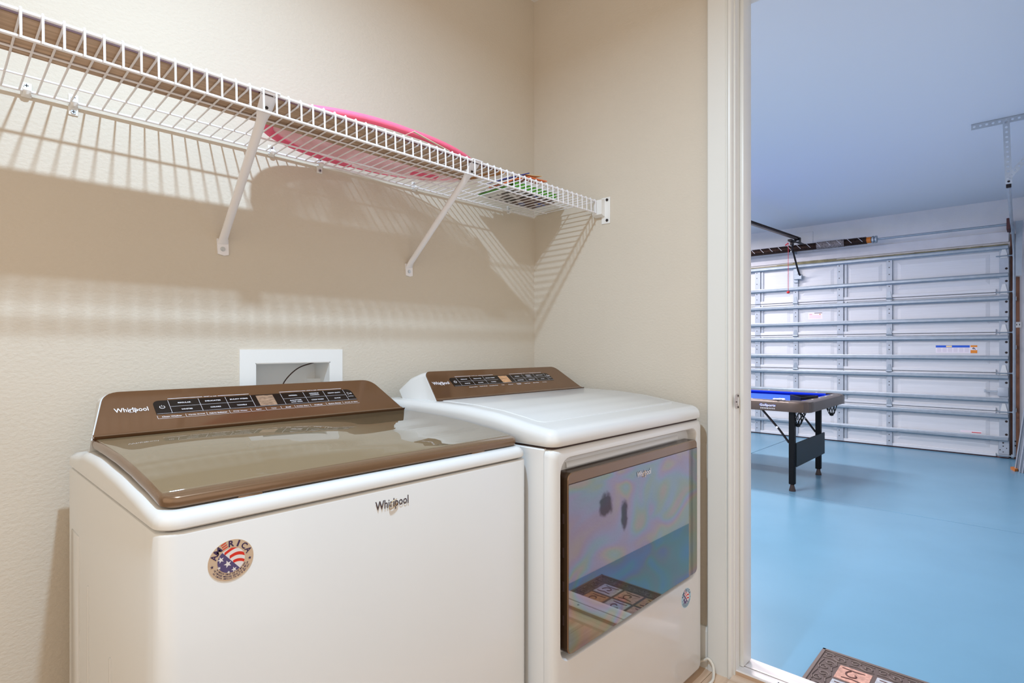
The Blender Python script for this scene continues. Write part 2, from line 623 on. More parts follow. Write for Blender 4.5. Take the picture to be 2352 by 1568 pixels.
# doorway to the garage
dr = empty('door_1', (0.05, -1.2, 0), kind='structure')
tag(dr, 'white cased doorway opening from the laundry room into the garage')
cas = [(-0.735, 0.0), (-0.735, -0.015), (-0.738, -0.017), (-0.792, -0.017), (-0.7935, -0.0145), (-0.7965, -0.0145), (-0.799, -0.0175), (-0.803, -0.0195), (-0.807, -0.0185),
       (-0.8105, -0.015), (-0.812, -0.009), (-0.812, 0.0)]
b = MB(); b.prism([(p[1], p[0]) for p in cas], 2, 0.0, DH + 0.06); b.build('casing', 'trim', dr, smooth=30)
b = MB(); b.prism([(p[1], 2 * (JY + DY2) / 2 - p[0]) for p in cas], 2, 0.0, DH + 0.06); b.build('casing', 'trim', dr, smooth=30)
b = MB(); b.box((-0.017, -0.812, DH - 0.006), (0, DY2 - 0.005, DH + 0.075), bevel=0.004); b.build('casing', 'trim', dr)
b = MB(); b.box((0, JY, 0), (0.117, JY + 0.02, DH), bevel=0.001, seg=1); b.build('jamb', 'trim', dr)
b = MB(); b.box((0, DY2, 0), (0.117, DY2 - 0.02, DH), bevel=0.001, seg=1); b.build('jamb', 'trim', dr)
b = MB(); b.box((0, JY + 0.02, DH), (0.117, DY2 - 0.02, DH + 0.02), bevel=0.001, seg=1); b.build('jamb', 'trim', dr)
b = MB(); b.box((0.034, JY, 0.024), (0.098, JY - 0.012, DH), bevel=0.002); b.build('door_stop', 'trim', dr)
b = MB(); b.box((0.034, DY2, 0.024), (0.098, DY2 + 0.012, DH), bevel=0.002); b.build('door_stop', 'trim', dr)
# strike plate on the jamb, with its curved lip, screws and latch hole
zs = 0.847
b = MB()
pts = [(0.026, zs - 0.021), (0.026, zs + 0.025), (0.013, zs + 0.025)]
for k in range(7):
    a = PI / 2 + PI * k / 6
    pts.append((0.005 + 0.011 * math.cos(a) - 0.002, zs + 0.002 + 0.021 * math.sin(a)))
pts.append((0.013, zs - 0.021))
b.poly((0, JY - 0.0012, 0), (1, 0, 0), (0, 0, 1), pts)
b.solid(0.001)
sp = b.build('strike_plate', 'strike', dr, smooth=0)
b = MB(); b.box((0.0145, JY - 0.0024, zs - 0.010), (0.0215, JY - 0.0014, zs + 0.013)); b.build('latch_hole', 'paperw', sp)
for dz in (0.019, -0.016):
    b = MB(); b.cyl((0.018, JY - 0.0014, zs + dz), (0.018, JY - 0.003, zs + dz), 0.0025, 8); b.build('screw', 'hole', sp)
b = MB(); b.cyl((0.005, JY - 0.0014, zs + 0.001), (0.005, JY - 0.003, zs + 0.001), 0.002, 8); b.build('screw', 'hole', sp)

# threshold: wooden reducer, riser, aluminium saddle in two ridged halves
th = empty('trim_1', (0.05, -1.2, 0), kind='structure')
tag(th, 'aluminium saddle threshold with a pale wooden riser in the garage doorway')
b = MB(); b.prism([(-0.052, 0.0), (-0.046, 0.006), (0.006, 0.009), (0.006, 0.0)], 1, JY + 0.006, DY2 - 0.006); b.build('reducer_strip', 'reducer', th)
b = MB(); b.prism([(0.004, 0.0), (0.0045, 0.0195), (0.012, 0.0195), (0.012, 0.0)], 1, JY, DY2); b.build('riser', 'riser', th)
b = MB()
pr = [(0.006, 0.0195), (0.008, 0.0225)]
for k in range(4):
    pr += [(0.011 + k * 0.007, 0.0232), (0.0145 + k * 0.007, 0.0226)]
pr += [(0.04, 0.0235), (0.041, 0.0195)]
b.prism(pr + [(0.041, 0.0), (0.012, 0.0), (0.012, 0.0195)], 1, JY, DY2); b.build('saddle_strip', 'alu', th, smooth=20)
b = MB(); b.box((0.041, JY, 0.0), (0.046, DY2, 0.0185)); b.build('vinyl_groove', 'rust', th)
b = MB()
pr = [(0.046, 0.0), (0.046, 0.023)]
for k in range(8):
    pr += [(0.052 + k * 0.0085, 0.0232 - k * 0.0011), (0.0555 + k * 0.0085, 0.0225 - k * 0.0011)]
pr += [(0.121, 0.013), (0.1225, 0.0)]
b.prism(pr, 1, JY, DY2); b.build('saddle_strip', 'alu', th, smooth=20)
for yy in (-0.935, -1.28, -1.55):
    b = MB(); b.cyl((0.024, yy, 0.0225), (0.024, yy, 0.0240), 0.005, 12); s_ = b.build('screw', 'screw', th)
    b = MB(); b.box((0.0205, yy - 0.0008, 0.0239), (0.0275, yy + 0.0008, 0.02425)); b.box((0.0232, yy - 0.0035, 0.0239), (0.0248, yy + 0.0035, 0.02425)); b.build('slot', 'hole', s_, smooth=0)
b = MB(); b.box((0.0, 0.0, GZ), (0.115, -2.8, -0.002)); tag(b.build('trim_2', 'garwall', smooth=0), kind='structure')

# ------------------------------------------------------------------ garage shell
b = MB(); b.box((0.115, -1.667, GC), (XG, 3.6, GC + 0.1)); tag(b.build('ceiling.001', 'garceil', smooth=0), 'pale blue-white garage ceiling seen through the doorway', kind='structure')
gf = empty('floor.001', (3.0, 0.5, GZ), kind='structure')
tag(gf, 'blue painted concrete garage floor beyond the doorway')
for (xa, xb, ya, yb) in ((0.115, 2.988, -1.667, 0.792), (0.115, 2.988, 0.798, 3.6), (2.994, XG, -1.667, 0.792), (2.994, XG, 0.798, 3.6)):
    b = MB(); b.box((xa, ya, GZ - 0.1), (xb, yb, GZ), bevel=0.003, seg=1); b.build('floor_slab', 'bluefloor', gf)
b = MB(); b.box((2.98, -1.667, GZ - 0.06), (3.0, 3.6, GZ - 0.012)); b.box((0.115, 0.785, GZ - 0.06), (XG, 0.805, GZ - 0.012)); b.build('slab_joint', 'joint', gf, smooth=0)
b = MB(); b.box((0.115, -1.667, GZ - 0.1), (XG + 0.2, -1.8, GC + 0.1)); tag(b.build('wall_garage_side', 'garside', smooth=0), kind='structure')
b = MB(); b.box((0.115, 3.6, GZ - 0.1), (XG + 0.2, 3.7, GC + 0.1)); tag(b.build('wall_garage_left', 'garwall', smooth=0), kind='structure')
b = MB(); b.box((0.0, 0.0, GZ - 0.1), (0.115, 3.7, GC + 0.1)); tag(b.build('wall_garage_near', 'garwall', smooth=0), kind='structure')
b = MB(); b.box((0.0, -2.8, CEIL), (0.115, 0.0, GC + 0.1)); tag(b.build('wall_garage_near.001', 'garwall', smooth=0), kind='structure')
b = MB(); b.box((XG, -1.8, GZ - 0.1), (XG + 0.1, 3.7, GC + 0.1)); tag(b.build('wall_garage_front', 'garwall', smooth=0), kind='structure')
b = MB(); b.box((XG - 0.02, -1.275, 2.125), (XG, 2.75, 2.235), bevel=0.002, seg=1); tag(b.build('trim_3', 'header', smooth=0), kind='structure')
b = MB()
for i in range(40):
    ya, yb = -1.265 + i * 0.1, -1.265 + (i + 1) * 0.1
    h = 0.003 + 0.005 * random.random() + max(0.0, 0.022 - 0.05 * abs(ya - 0.55))
    b.box((XG - 0.024, ya, 2.085), (XG - 0.0, yb, 2.10 + h))
tag(b.build('trim_4', 'mildew', smooth=0), kind='structure')
b = MB(); b.box((XG - 0.03, -1.285, GZ), (XG, -1.325, 2.2)); tag(b.build('trim_5', 'jambdark', smooth=0), kind='structure')
b = MB(); b.box((XG - 0.02, -1.325, GZ), (XG, -1.358, 1.75)); tag(b.build('trim_6', 'jambwood', smooth=0), kind='structure')
b = MB(); b.box((XG - 0.008, 0.60, 2.16), (XG, 0.85, 2.50), bevel=0.002, seg=1); tag(b.build('trim_7', 'garwall', smooth=0), kind='structure')


def interp(tab):
    tab = sorted(tab)

    def f(x):
        if x <= tab[0][0]:
            return tab[0][1]
        for i in range(len(tab) - 1):
            a, c = tab[i], tab[i + 1]
            if x <= c[0]:
                k = (x - a[0]) / (c[0] - a[0])
                k = k * k * (3 - 2 * k) * 0.35 + k * 0.65
                return a[1] + (c[1] - a[1]) * k
        return tab[-1][1]
    return f


def rr_solid(mb, x0, x1, yf, yb, rc, levels, ns=16, na=6, bottom=True, back=True):
    """solid with rounded front corners: levels = [(inset, z function of y)] from bottom up; front is at yf (< yb)"""
    rings = []
    for d, zf in levels:
        rr = max(rc - d, 0.0006)
        cx0, cy = x0 + d + rr, yf + d + rr
        L_ = []
        ybk = yb - (d if back else 0)
        for i in range(ns + 1):
            L_.append((x0 + d, ybk + (cy - ybk) * i / ns))
        for k in range(1, na + 1):
            a = PI + (PI / 2) * k / na
            L_.append((cx0 + rr * math.cos(a), cy + rr * math.sin(a)))
        R_ = [(x0 + x1 - p[0], p[1]) for p in L_]
        A = [mb.v(p[0], p[1], zf(p[1])) for p in L_]
        B = [mb.v(p[0], p[1], zf(p[1])) for p in R_]
        rings.append((A, B))
    n = ns + na + 1
    for (A, B), (C, D) in zip(rings[:-1], rings[1:]):
        for i in range(n - 1):
            mb.face([A[i], A[i + 1], C[i + 1], C[i]])
            mb.face([B[i], D[i], D[i + 1], B[i + 1]])
        mb.face([A[-1], B[-1], D[-1], C[-1]])
        mb.face([B[0], A[0], C[0], D[0]])
    A, B = rings[-1]
    for i in range(n - 1):
        mb.face([A[i], A[i + 1], B[i + 1], B[i]])
    if bottom:
        A, B = rings[0]
        for i in range(n - 1):
            mb.face([A[i], B[i], B[i + 1], A[i + 1]])
    return mb


def const(z):
    return lambda y: z


def rounded(x0, x1, z0, z1, r, n=5):
    """rounded rectangle outline, counter-clockwise"""
    p = []
    for cx_, cz_, a0 in ((x1 - r, z1 - r, 0), (x0 + r, z1 - r, PI / 2), (x0 + r, z0 + r, PI), (x1 - r, z0 + r, 1.5 * PI)):
        for k in range(n + 1):
            a = a0 + PI / 2 * k / n
            p.append((cx_ + r * math.cos(a), cz_ + r * math.sin(a)))
    return p


SY = lambda s: s + CY     # depth from the camera -> y
TX = lambda t: t + CX


def star(mb, c, xd, yd, r, rot=0.0):
    p = []
    for k in range(10):
        a = PI / 2 + rot + k * PI / 5
        q = r if k % 2 == 0 else r * 0.4
        p.append((q * math.cos(a), q * math.sin(a)))
    mb.poly(c, xd, yd, p)


def whirl_logo(parent, c, xd, yd, width, mats, depth=0.0008):
    """brand lettering with its swirl ring"""
    c, xd, yd = Vector(c), Vector(xd), Vector(yd)
    nd = xd.cross(yd)
    g = MB()
    g.text('Whirlpool', c + nd * depth, xd, yd, width=width, height=width * 0.285, bold=0.012, depth=0.0)
    lg = g.build('brand_lettering', mats[0], parent, smooth=0)
    g = MB()
    pts = []
    for k in range(28):
        a = 2 * PI * k / 28
        px, py = math.cos(a) * width * 0.16, math.sin(a) * width * 0.075
        ca, sa = math.cos(0.62), math.sin(0.62)
        pts.append(c + nd * (depth * 1.4) + xd * (px * ca - py * sa + width * 0.04) + yd * (px * sa + py * ca - width * 0.01))
    g.tube(pts[2:25], width * 0.0075, 5)
    g.build('brand_ring', mats[1], parent)
    return lg


def america_sticker(parent, c, xd, yd, rx, ry, base, txt, flagb, simple=False):
    c, xd, yd = Vector(c), Vector(xd), Vector(yd)
    nd = xd.cross(yd)
    g = MB()
    n = 40
    lo = [g.v(c + xd * (rx * math.cos(2 * PI * k / n)) + yd * (ry * math.sin(2 * PI * k / n))) for k in range(n)]
    hi = [g.v(c + nd * 0.0003 + xd * (rx * 0.995 * math.cos(2 * PI * k / n)) + yd * (ry * 0.995 * math.sin(2 * PI * k / n))) for k in range(n)]
    for k in range(n):
        g.face([lo[k], lo[(k + 1) % n], hi[(k + 1) % n], hi[k]])
    g.face(hi)
    st = g.build('sticker', base, parent, smooth=0)
    P = lambda h: c + nd * (0.0003 + h * 0.5)
    # upper arc of letters, the E made of three red bars
    g = MB()
    gr = MB()
    R_ = 0.81
    for i, ch in enumerate('AMERICA'):
        a = math.radians(157 - i * 22.4)
        p = P(0.0003) + xd * (rx * R_ * math.cos(a)) + yd * (ry * R_ * math.sin(a))
        rot = a - PI / 2
        if ch == 'E':
            for q in (-1, 0, 1):
                cr, sr = math.cos(rot), math.sin(rot)
                o2 = p + xd * (-sr * q * 0.0032) + yd * (cr * q * 0.0032)
                bx = [(-0.0036, -0.0009), (0.0036, -0.0005), (0.0044, 0.0009), (-0.003, 0.0007)]
                gr.poly(o2, xd, yd, [(u * cr - v_ * sr, u * sr + v_ * cr) for u, v_ in bx])
        else:
            g.text(ch, p, xd, yd, height=0.0088, width=0.0026 if ch == 'I' else (0.0092 if ch == 'M' else 0.0074), bold=0.03, rot=rot)
    # flag disc
    fr = 0.60
    gw = MB()
    gw.disc(P(0.0002), xd, yd, rx * fr, ry * fr, 36)
    gw.build('flag_ground', 'flagwhite', st, smooth=0)
    # canton: lower-left half, navy; stripes upper right, clipped to the disc
    def clip_poly(pts):
        out = []
        for p in pts:
            q = math.hypot(*p)
            out.append(p if q <= 1 else (p[0] / q, p[1] / q))
        return out
    gb = MB()
    arc = [(math.cos(a), math.sin(a)) for a in [math.radians(130 + k * 178 / 24) for k in range(25)]]
    gb.poly(P(0.0004), xd, yd, [(p[0] * rx * fr, p[1] * ry * fr) for p in arc])
    gb.build('flag_canton', flagb, st, smooth=0)
    # stripes
    for j, (y0, y1) in enumerate(((0.76, 1.0), (0.18, 0.44), (-0.36, -0.12))):
        up, dn = [], []
        for k in range(15):
            x_ = -0.75 + 1.75 * k / 14
            wv = -0.34 * (x_ - 0.35) ** 2 + 0.08 * math.sin(3 * x_) + 0.06
            up.append((x_, y1 + wv))
            dn.append((x_, y0 + wv))
        quads = []
        for k in range(14):
            q = [dn[k], dn[k + 1], up[k + 1], up[k]]
            mx_ = sum(p[0] for p in q) / 4
            my_ = sum(p[1] for p in q) / 4
            if my_ + mx_ * 1.15 < 0.06 or math.hypot(mx_, my_) > 1.12:
                continue
            quads.append(clip_poly(q))
        for q in quads:
            gr.poly(P(0.0003), xd, yd, [(p[0] * rx * fr, p[1] * ry * fr) for p in q])
    gr.build('red_stripes', 'flagred', st, smooth=0)
    gs = MB()
    for sx_, sy_, sr_ in ((-0.26, -0.24, 0.3), (-0.76, 0.22, 0.26), (0.2, -0.80, 0.22), (-0.88, -0.4, 0.14), (-0.2, -0.92, 0.12)):
        star(gs, P(0.0006) + xd * (sx_ * rx * fr) + yd * (sy_ * ry * fr), xd, yd, sr_ * rx * fr, 0.3)
    gs.build('flag_stars', 'flagwhite', st, smooth=0)
    for a in (188, -8):
        a = math.radians(a)
        star(g, P(0.0003) + xd * (rx * 0.83 * math.cos(a)) + yd * (ry * 0.83 * math.sin(a)), xd, yd, rx * 0.085)
    # lower arcs of small lettering
    for line, rr_, sp in (('AN AMERICAN COMPANY FOR OVER 100 YEARS', 0.67, 128), ('UNE COMPAGNIE AMERICAINE DEPUIS PLUS DE 100 ANS', 0.775, 136), ('UNA COMPANIA AMERICANA POR MAS DE 100 ANOS', 0.875, 122)):
        n_ = len(line)
        for i, ch in enumerate(line):
            if ch == ' ':
                continue
            a = math.radians(270 - sp / 2 + sp * i / (n_ - 1))
            p = P(0.0003) + xd * (rx * rr_ * math.cos(a)) + yd * (ry * rr_ * math.sin(a))
            if simple:
                continue
            g.text(ch, p, xd, yd, height=0.0022, width=0.0006 if ch == 'I' else 0.0012, bold=0.02, rot=a + PI / 2)
    if simple:
        for rr_ in (0.68, 0.78, 0.88):
            for i in range(16):
                a = math.radians(270 - 62 + 124 * i / 15)
                g.poly(P(0.0003) + xd * (rx * rr_ * math.cos(a)) + yd * (ry * rr_ * math.sin(a)), xd, yd,
                       [(-0.001, -0.0009), (0.001, -0.0009), (0.001, 0.0009), (-0.001, 0.0009)])
    g.build('sticker_lettering', txt, st, smooth=0)
    return st


# ------------------------------------------------------------------ washer
wx0, wx1 = TX(0.2105), TX(0.927)
wf, wb = SY(0.82), SY(1.432)
wa = empty('washing_machine', ((wx0 + wx1) / 2, (wf + wb) / 2, 0.0),
           'white top-loading washing machine with a bronze console and tinted glass lid, left of the dryer', 'washing machine')
b = MB()
rr_solid(b, wx0, wx1, wf, wb, 0.026, [(0.004, const(0.018)), (0.0, const(0.022)), (0.0, const(0.767)), (0.002, const(0.7705)), (0.004, const(0.7715))])
b.build('cabinet', 'enamel', wa, smooth=30)
b = MB()
rr_solid(b, wx0, wx1, wf, wb, 0.026, [(0.012, const(0.760)), (0.012, const(0.790))])
b.build('cabinet_gap', 'gap', wa, smooth=30)
for sx_ in (wx0 + 0.06, wx1 - 0.06):
    for sy_ in (wf + 0.06, wb - 0.06):
        b = MB(); b.cyl((sx_, sy_, 0.0), (sx_, sy_, 0.02), 0.02, 12); b.build('foot', 'black', wa)
# shallow pressed ribs of the side panel
for (s0, s1, zt) in ((1.330, 1.400, 0.655), (1.244, 1.252, 0.585), (1.073, 1.082, 0.52)):
    b = MB(); b.box((wx0 - 0.0022, SY(s0), 0.05), (wx0 + 0.002, SY(s1), zt), bevel=0.0016, seg=2); b.build('side_rib', 'enamel', wa)
# moulded top cover round the lid
ctop = interp([(SY(0.82), 0.7965), (SY(0.87), 0.7985), (SY(0.94), 0.806), (SY(1.06), 0.8155), (SY(1.20), 0.822), (SY(1.30), 0.820), (SY(1.35), 0.810), (SY(1.432), 0.802)])
b = MB()
lev = [(0.003, const(0.7745)), (0.0, const(0.777))]
for k in range(7):
    a = PI / 2 * k / 6
    r_ = 0.016
    lev.append((r_ * (1 - math.cos(a)), (lambda dz: (lambda y: ctop(y) - dz))(r_ * (1 - math.sin(a)))))
lev.append((0.03, lambda y: ctop(y) - 0.0005))
rr_solid(b, wx0, wx1, wf, wb, 0.030, lev, ns=26, na=8)
b.build('top_cover', 'enamel', wa, smooth=50)
# lid: bronze frame with a bull-nosed front, glass set in it
ltab = [(SY(0.835), 0.8135), (SY(0.862), 0.8165), (SY(0.94), 0.8265), (SY(1.02), 0.8345), (SY(1.106), 0.840), (SY(1.20), 0.8425), (SY(1.30), 0.8435)]
ltop = interp(ltab)
lx0, lx1 = TX(0.2215), TX(0.9205)
b = MB()
lev = [(0.006, lambda y: ltop(y) - 0.0165), (0.001, lambda y: ltop(y) - 0.0145), (0.0, lambda y: ltop(y) - 0.009)]
for k in range(1, 6):
    a = PI / 2 * k / 5
    lev.append((0.006 * (1 - math.cos(a)), (lambda dz: (lambda y: ltop(y) - dz))(0.006 * (1 - math.sin(a)))))
rr_solid(b, lx0, lx1, SY(0.842), SY(1.283), 0.022, lev, ns=26, na=8)
lid = b.build('lid', 'browntrim', wa, smooth=45)
b = MB()
rr_solid(b, TX(0.2270), TX(0.9165), SY(0.866), SY(1.280), 0.003, [(0.0, lambda y: ltop(y) - 0.003), (0.0, lambda y: ltop(y) + 0.0003), (0.0006, lambda y: ltop(y) + 0.0008)], ns=26, na=2)
b.build('lid_glass', 'lidglass', lid, smooth=60)
for tt in (0.335, 0.795):
    b = MB(); b.box((TX(tt) - 0.018, SY(0.842), 0.7935), (TX(tt) + 0.018, SY(0.855), 0.800), bevel=0.002); b.build('lid_bumper', 'browntrim', lid)


def console(root, base, top, tb, tt, face_mat, back, hmax, keys, lowers, panel, dispm, heads, logo_t, sidew, corner=0.03):
    """sloped console: base/top = (s, z) of the face, tb/tt = (left, right) at base and top"""
    e = Vector((0, top[0] - base[0], top[1] - base[1]))
    L_ = e.length
    e.normalize()
    xd = Vector((1, 0, 0))
    nd = xd.cross(e)
    O_ = T(0, base[0], base[1])
    P = lambda t, q, h=0.0: O_ + xd * t + e * q + nd * h
    # face outline with rounded upper corners
    def outline(inset=0.0):
        pts = [(tb[0] + inset, 0.0), (tb[1] - inset, 0.0)]
        # right edge up, then rounded corner to the top edge
        n = 7
        cr = corner
        ex = (tt[1] - tb[1]) / L_
        ln_ = math.hypot(ex, 1)
        A = Vector((tb[1] - inset, 0))
        B = Vector((tt[1] - inset, L_ - inset))
        Cc = Vector((tt[0] + inset, L_ - inset))
        D = Vector((tb[0] + inset, 0))
        def corner_pts(p, a, c):
            u = (a - p).normalized() * cr
            v_ = (c - p).normalized() * cr
            return [((p + u) * (1 - k) ** 2 + p * 2 * k * (1 - k) + (p + v_) * k ** 2) for k in [i / n for i in range(n + 1)]]
        pts += [tuple(q) for q in corner_pts(B, A, Cc)]
        pts += [tuple(q) for q in corner_pts(Cc, B, D)]
        return pts
    # white housing behind the face: loft of the outline back to the wall side
    g = MB()
    ol = outline(-0.002)
    ring0 = [g.v(P(p[0], p[1], -0.003)) for p in ol]
    rings = [ring0]
    for sdep, shrink, zdrop in back:
        cm = (tb[0] + tb[1]) / 2
        ring = []
        for p in ol:
            q = P(p[0], p[1], -0.003)
            x_ = TX(cm) + (q.x - TX(cm)) * shrink
            yy = min(q.y + sdep, SY(hmax))
            ring.append(g.v(x_, yy, base[1] - 0.045 + (q.z - base[1] + 0.045) * zdrop if p[1] > 0.001 else base[1] - 0.045))
        rings.append(ring)
    n = len(ol)
    for A, B in zip(rings[:-1], rings[1:]):
        for i in range(n):
            g.face([A[i], A[(i + 1) % n], B[(i + 1) % n], B[i]])
    g.face(rings[0]); g.face(rings[-1], True)
    g.build('console_housing', 'enamel', root, smooth=35)
    # bronze face plate
    g = MB()
    ol = outline(0.0)
    n = len(ol)
    lo = [g.v(P(p[0], p[1], -0.003)) for p in ol]
    hi = [g.v(P(p[0], p[1], 0.0)) for p in ol]
    for i in range(n):
        g.face([lo[i], lo[(i + 1) % n], hi[(i + 1) % n], hi[i]])
    g.face(hi); g.face(lo, True)
    cf = g.build('console_face', face_mat, root, smooth=30)
    # concave foot of the face
    g = MB()
    prf = [(0.010, 0.0006), (0.004, 0.0016), (-0.001, 0.0045), (-0.004, 0.009)]
    strip = []
    for q, h in prf:
        strip.append((g.v(P(tb[0] + 0.001, q, h)), g.v(P(tb[1] - 0.001, q, h))))
    strip.append((g.v(P(tb[0] + 0.001, -0.004, 0.0)), g.v(P(tb[1] - 0.001, -0.004, 0.0))))
    for (a, a2), (c_, c2) in zip(strip[:-1], strip[1:]):
        g.face([a, a2, c2, c_])
    g.face([strip[0][0], strip[-1][0], strip[-1][1], strip[0][1]])
    g.face([k[0] for k in strip]); g.face([k[1] for k in strip])
    g.build('console_foot', face_mat, root, smooth=60)
    # black touch panel
    t0, t1, q0, q1 = panel
    g = MB()
    c0, c1 = 0.012, 0.014
    pl = [(t0, q0), (t1, q0), (t1 - 0.0005, q1 - c1)]
    for k in range(6):
        a = PI / 2 * k / 5
        pl.append((t1 - 0.0005 - c1 + c1 * math.cos(a), q1 - c1 + c1 * math.sin(a)))
    for k in range(6):
        a = PI / 2 + PI / 2 * k / 5
        pl.append((t0 + c0 + c0 * math.cos(a), q1 - c0 + c0 * math.sin(a)))
    lo = [g.v(P(p[0], p[1], 0.0)) for p in pl]
    hi = [g.v(P(p[0], p[1], 0.0008)) for p in pl]
    for i in range(len(pl)):
        g.face([lo[i], lo[(i + 1) % len(pl)], hi[(i + 1) % len(pl)], hi[i]])
    g.face(hi)
    tp = g.build('touch_panel', 'panel', root, smooth=0)
    # divider lines and lettering of the keys
    lines = MB()
    def line(ta, qa, tb_, qb, wd=0.0007, h=0.0011):
        d = Vector((tb_ - ta, qb - qa)); d.normalize()
        nn = Vector((-d.y, d.x)) * wd / 2
        lines.face([lines.v(P(ta + nn.x, qa + nn.y, h)), lines.v(P(ta - nn.x, qa - nn.y, h)), lines.v(P(tb_ - nn.x, qb - nn.y, h)), lines.v(P(tb_ + nn.x, qb + nn.y, h))])
    qm = (q0 + q1) / 2
    for (ta, tb2) in heads['rows']:
        line(ta, qm, tb2, qm, 0.0005)
    for d in heads['div']:
        line(d, q0 + 0.0008, d, q1 - 0.0008, 0.0006)
    line(t0 + 0.001, q0 + 0.0012, t1 - 0.001, q0 + 0.0012, 0.0005)
    lines.build('panel_line', 'print', tp, smooth=0)
    for (ta, tb2, qa, qb, words) in keys:
        g = MB()
        for wi, wd in enumerate(words):
            yy = (qa + qb) / 2 + (0.0032 * (0.5 - wi) * 2 if len(words) > 1 else 0)
            hh = 0.0036 if len(words) == 1 else 0.0033
            g.text(wd, P((ta + tb2) / 2, yy, 0.0011), xd, e, width=min((tb2 - ta) * 0.74, len(wd) * 0.0036), height=hh, bold=0.03)
        g.build('key_lettering', 'print', tp, smooth=0)
    # power symbol and play symbol
    g = MB()
    pc = heads['power']
    pts = [P(pc + 0.0048 * math.sin(a), qm + 0.0042 * math.cos(a), 0.0011) for a in [0.6 + (2 * PI - 1.2) * k / 20 for k in range(21)]]
    g.tube(pts, 0.0006, 5)
    g.tube([P(pc, qm + 0.001, 0.0011), P(pc, qm + 0.0056, 0.0011)], 0.0006, 5)
    g.build('power_symbol', 'print', tp)
    g = MB()
    pc = heads['play']
    tri = [P(pc - 0.005, qm - 0.001, 0.0011), P(pc - 0.005, qm + 0.0085, 0.0011), P(pc + 0.002, qm + 0.0037, 0.0011)]
    g.tube(tri, 0.0005, 5, closed=True)
    for dx in (0.0038, 0.0062):
        g.tube([P(pc + dx, qm + 0.001, 0.0011), P(pc + dx, qm + 0.006, 0.0011)], 0.0005, 5)
    g.text('Start/Pause', P(pc, qm - 0.007, 0.0011), xd, e, width=0.015, height=0.0024, bold=0.02)
    g.build('play_symbol', 'print', tp)
    # display window
    d0, d1, dq0, dq1 = dispm
    g = MB()
    g.face([g.v(P(d0, dq0, 0.0011)), g.v(P(d1, dq0, 0.0011)), g.v(P(d1, dq1, 0.0011)), g.v(P(d0, dq1, 0.0011))])
    g.build('display_window', heads['disp_mat'], tp, smooth=0)
    # headings over the keys
    for (ta, tb2, word) in heads['heads']:
        g = MB()
        q = q1 + 0.0048
        mid = (ta + tb2) / 2
        hw = 0.016
        for (xa, xb) in ((ta, mid - hw), (mid + hw, tb2)):
            g.face([g.v(P(xa, q - 0.0006, 0.0006)), g.v(P(xb, q - 0.0006, 0.0006)), g.v(P(xb, q + 0.0006, 0.0006)), g.v(P(xa, q + 0.0006, 0.0006))])
        g.text(word, P(mid, q, 0.0006), xd, e, width=0.027, height=0.0028, bold=0.02)
        g.build('heading_lettering', 'print', cf, smooth=0)
    # lower row of option keys
    lt, lq0, lq1 = lowers['t'], lowers['q0'], lowers['q1']
    for i, wd in enumerate(lowers['words']):
        ta, tb2 = lt[i], lt[i + 1]
        if not wd:
            continue
        g = MB()
        if wd:
            for wi, w_ in enumerate(wd.split('|')):
                nn_ = len(wd.split('|'))
                g.text(w_, P((ta + tb2) / 2 + 0.001, (lq0 + lq1) / 2 + 0.0005 + (0.0018 * (1 - 2 * wi) if nn_ > 1 else 0), 0.0006), xd, e, width=min((tb2 - ta) * 0.78, len(w_) * 0.0031), height=0.0034 if nn_ == 1 else 0.0026, bold=0.03)
        if lowers['box']:
            for (xa, qa, xb, qb) in ((ta + 0.001, lq0, tb2 - 0.0015, lq0 + 0.0006), (ta + 0.0007, lq0, ta + 0.0013, lq1)):
                g.face([g.v(P(xa, qa, 0.0006)), g.v(P(xb, qa, 0.0006)), g.v(P(xb, qb, 0.0006)), g.v(P(xa, qb, 0.0006))])
        g.build('option_lettering', 'print', cf, smooth=0)
    lt0, lt1 = logo_t
    whirl_logo(cf, P((lt0 + lt1) / 2, (q0 + q1) / 2 - 0.003, 0.0), xd, e, lt1 - lt0, ('print', 'print'), 0.0007)
    return cf


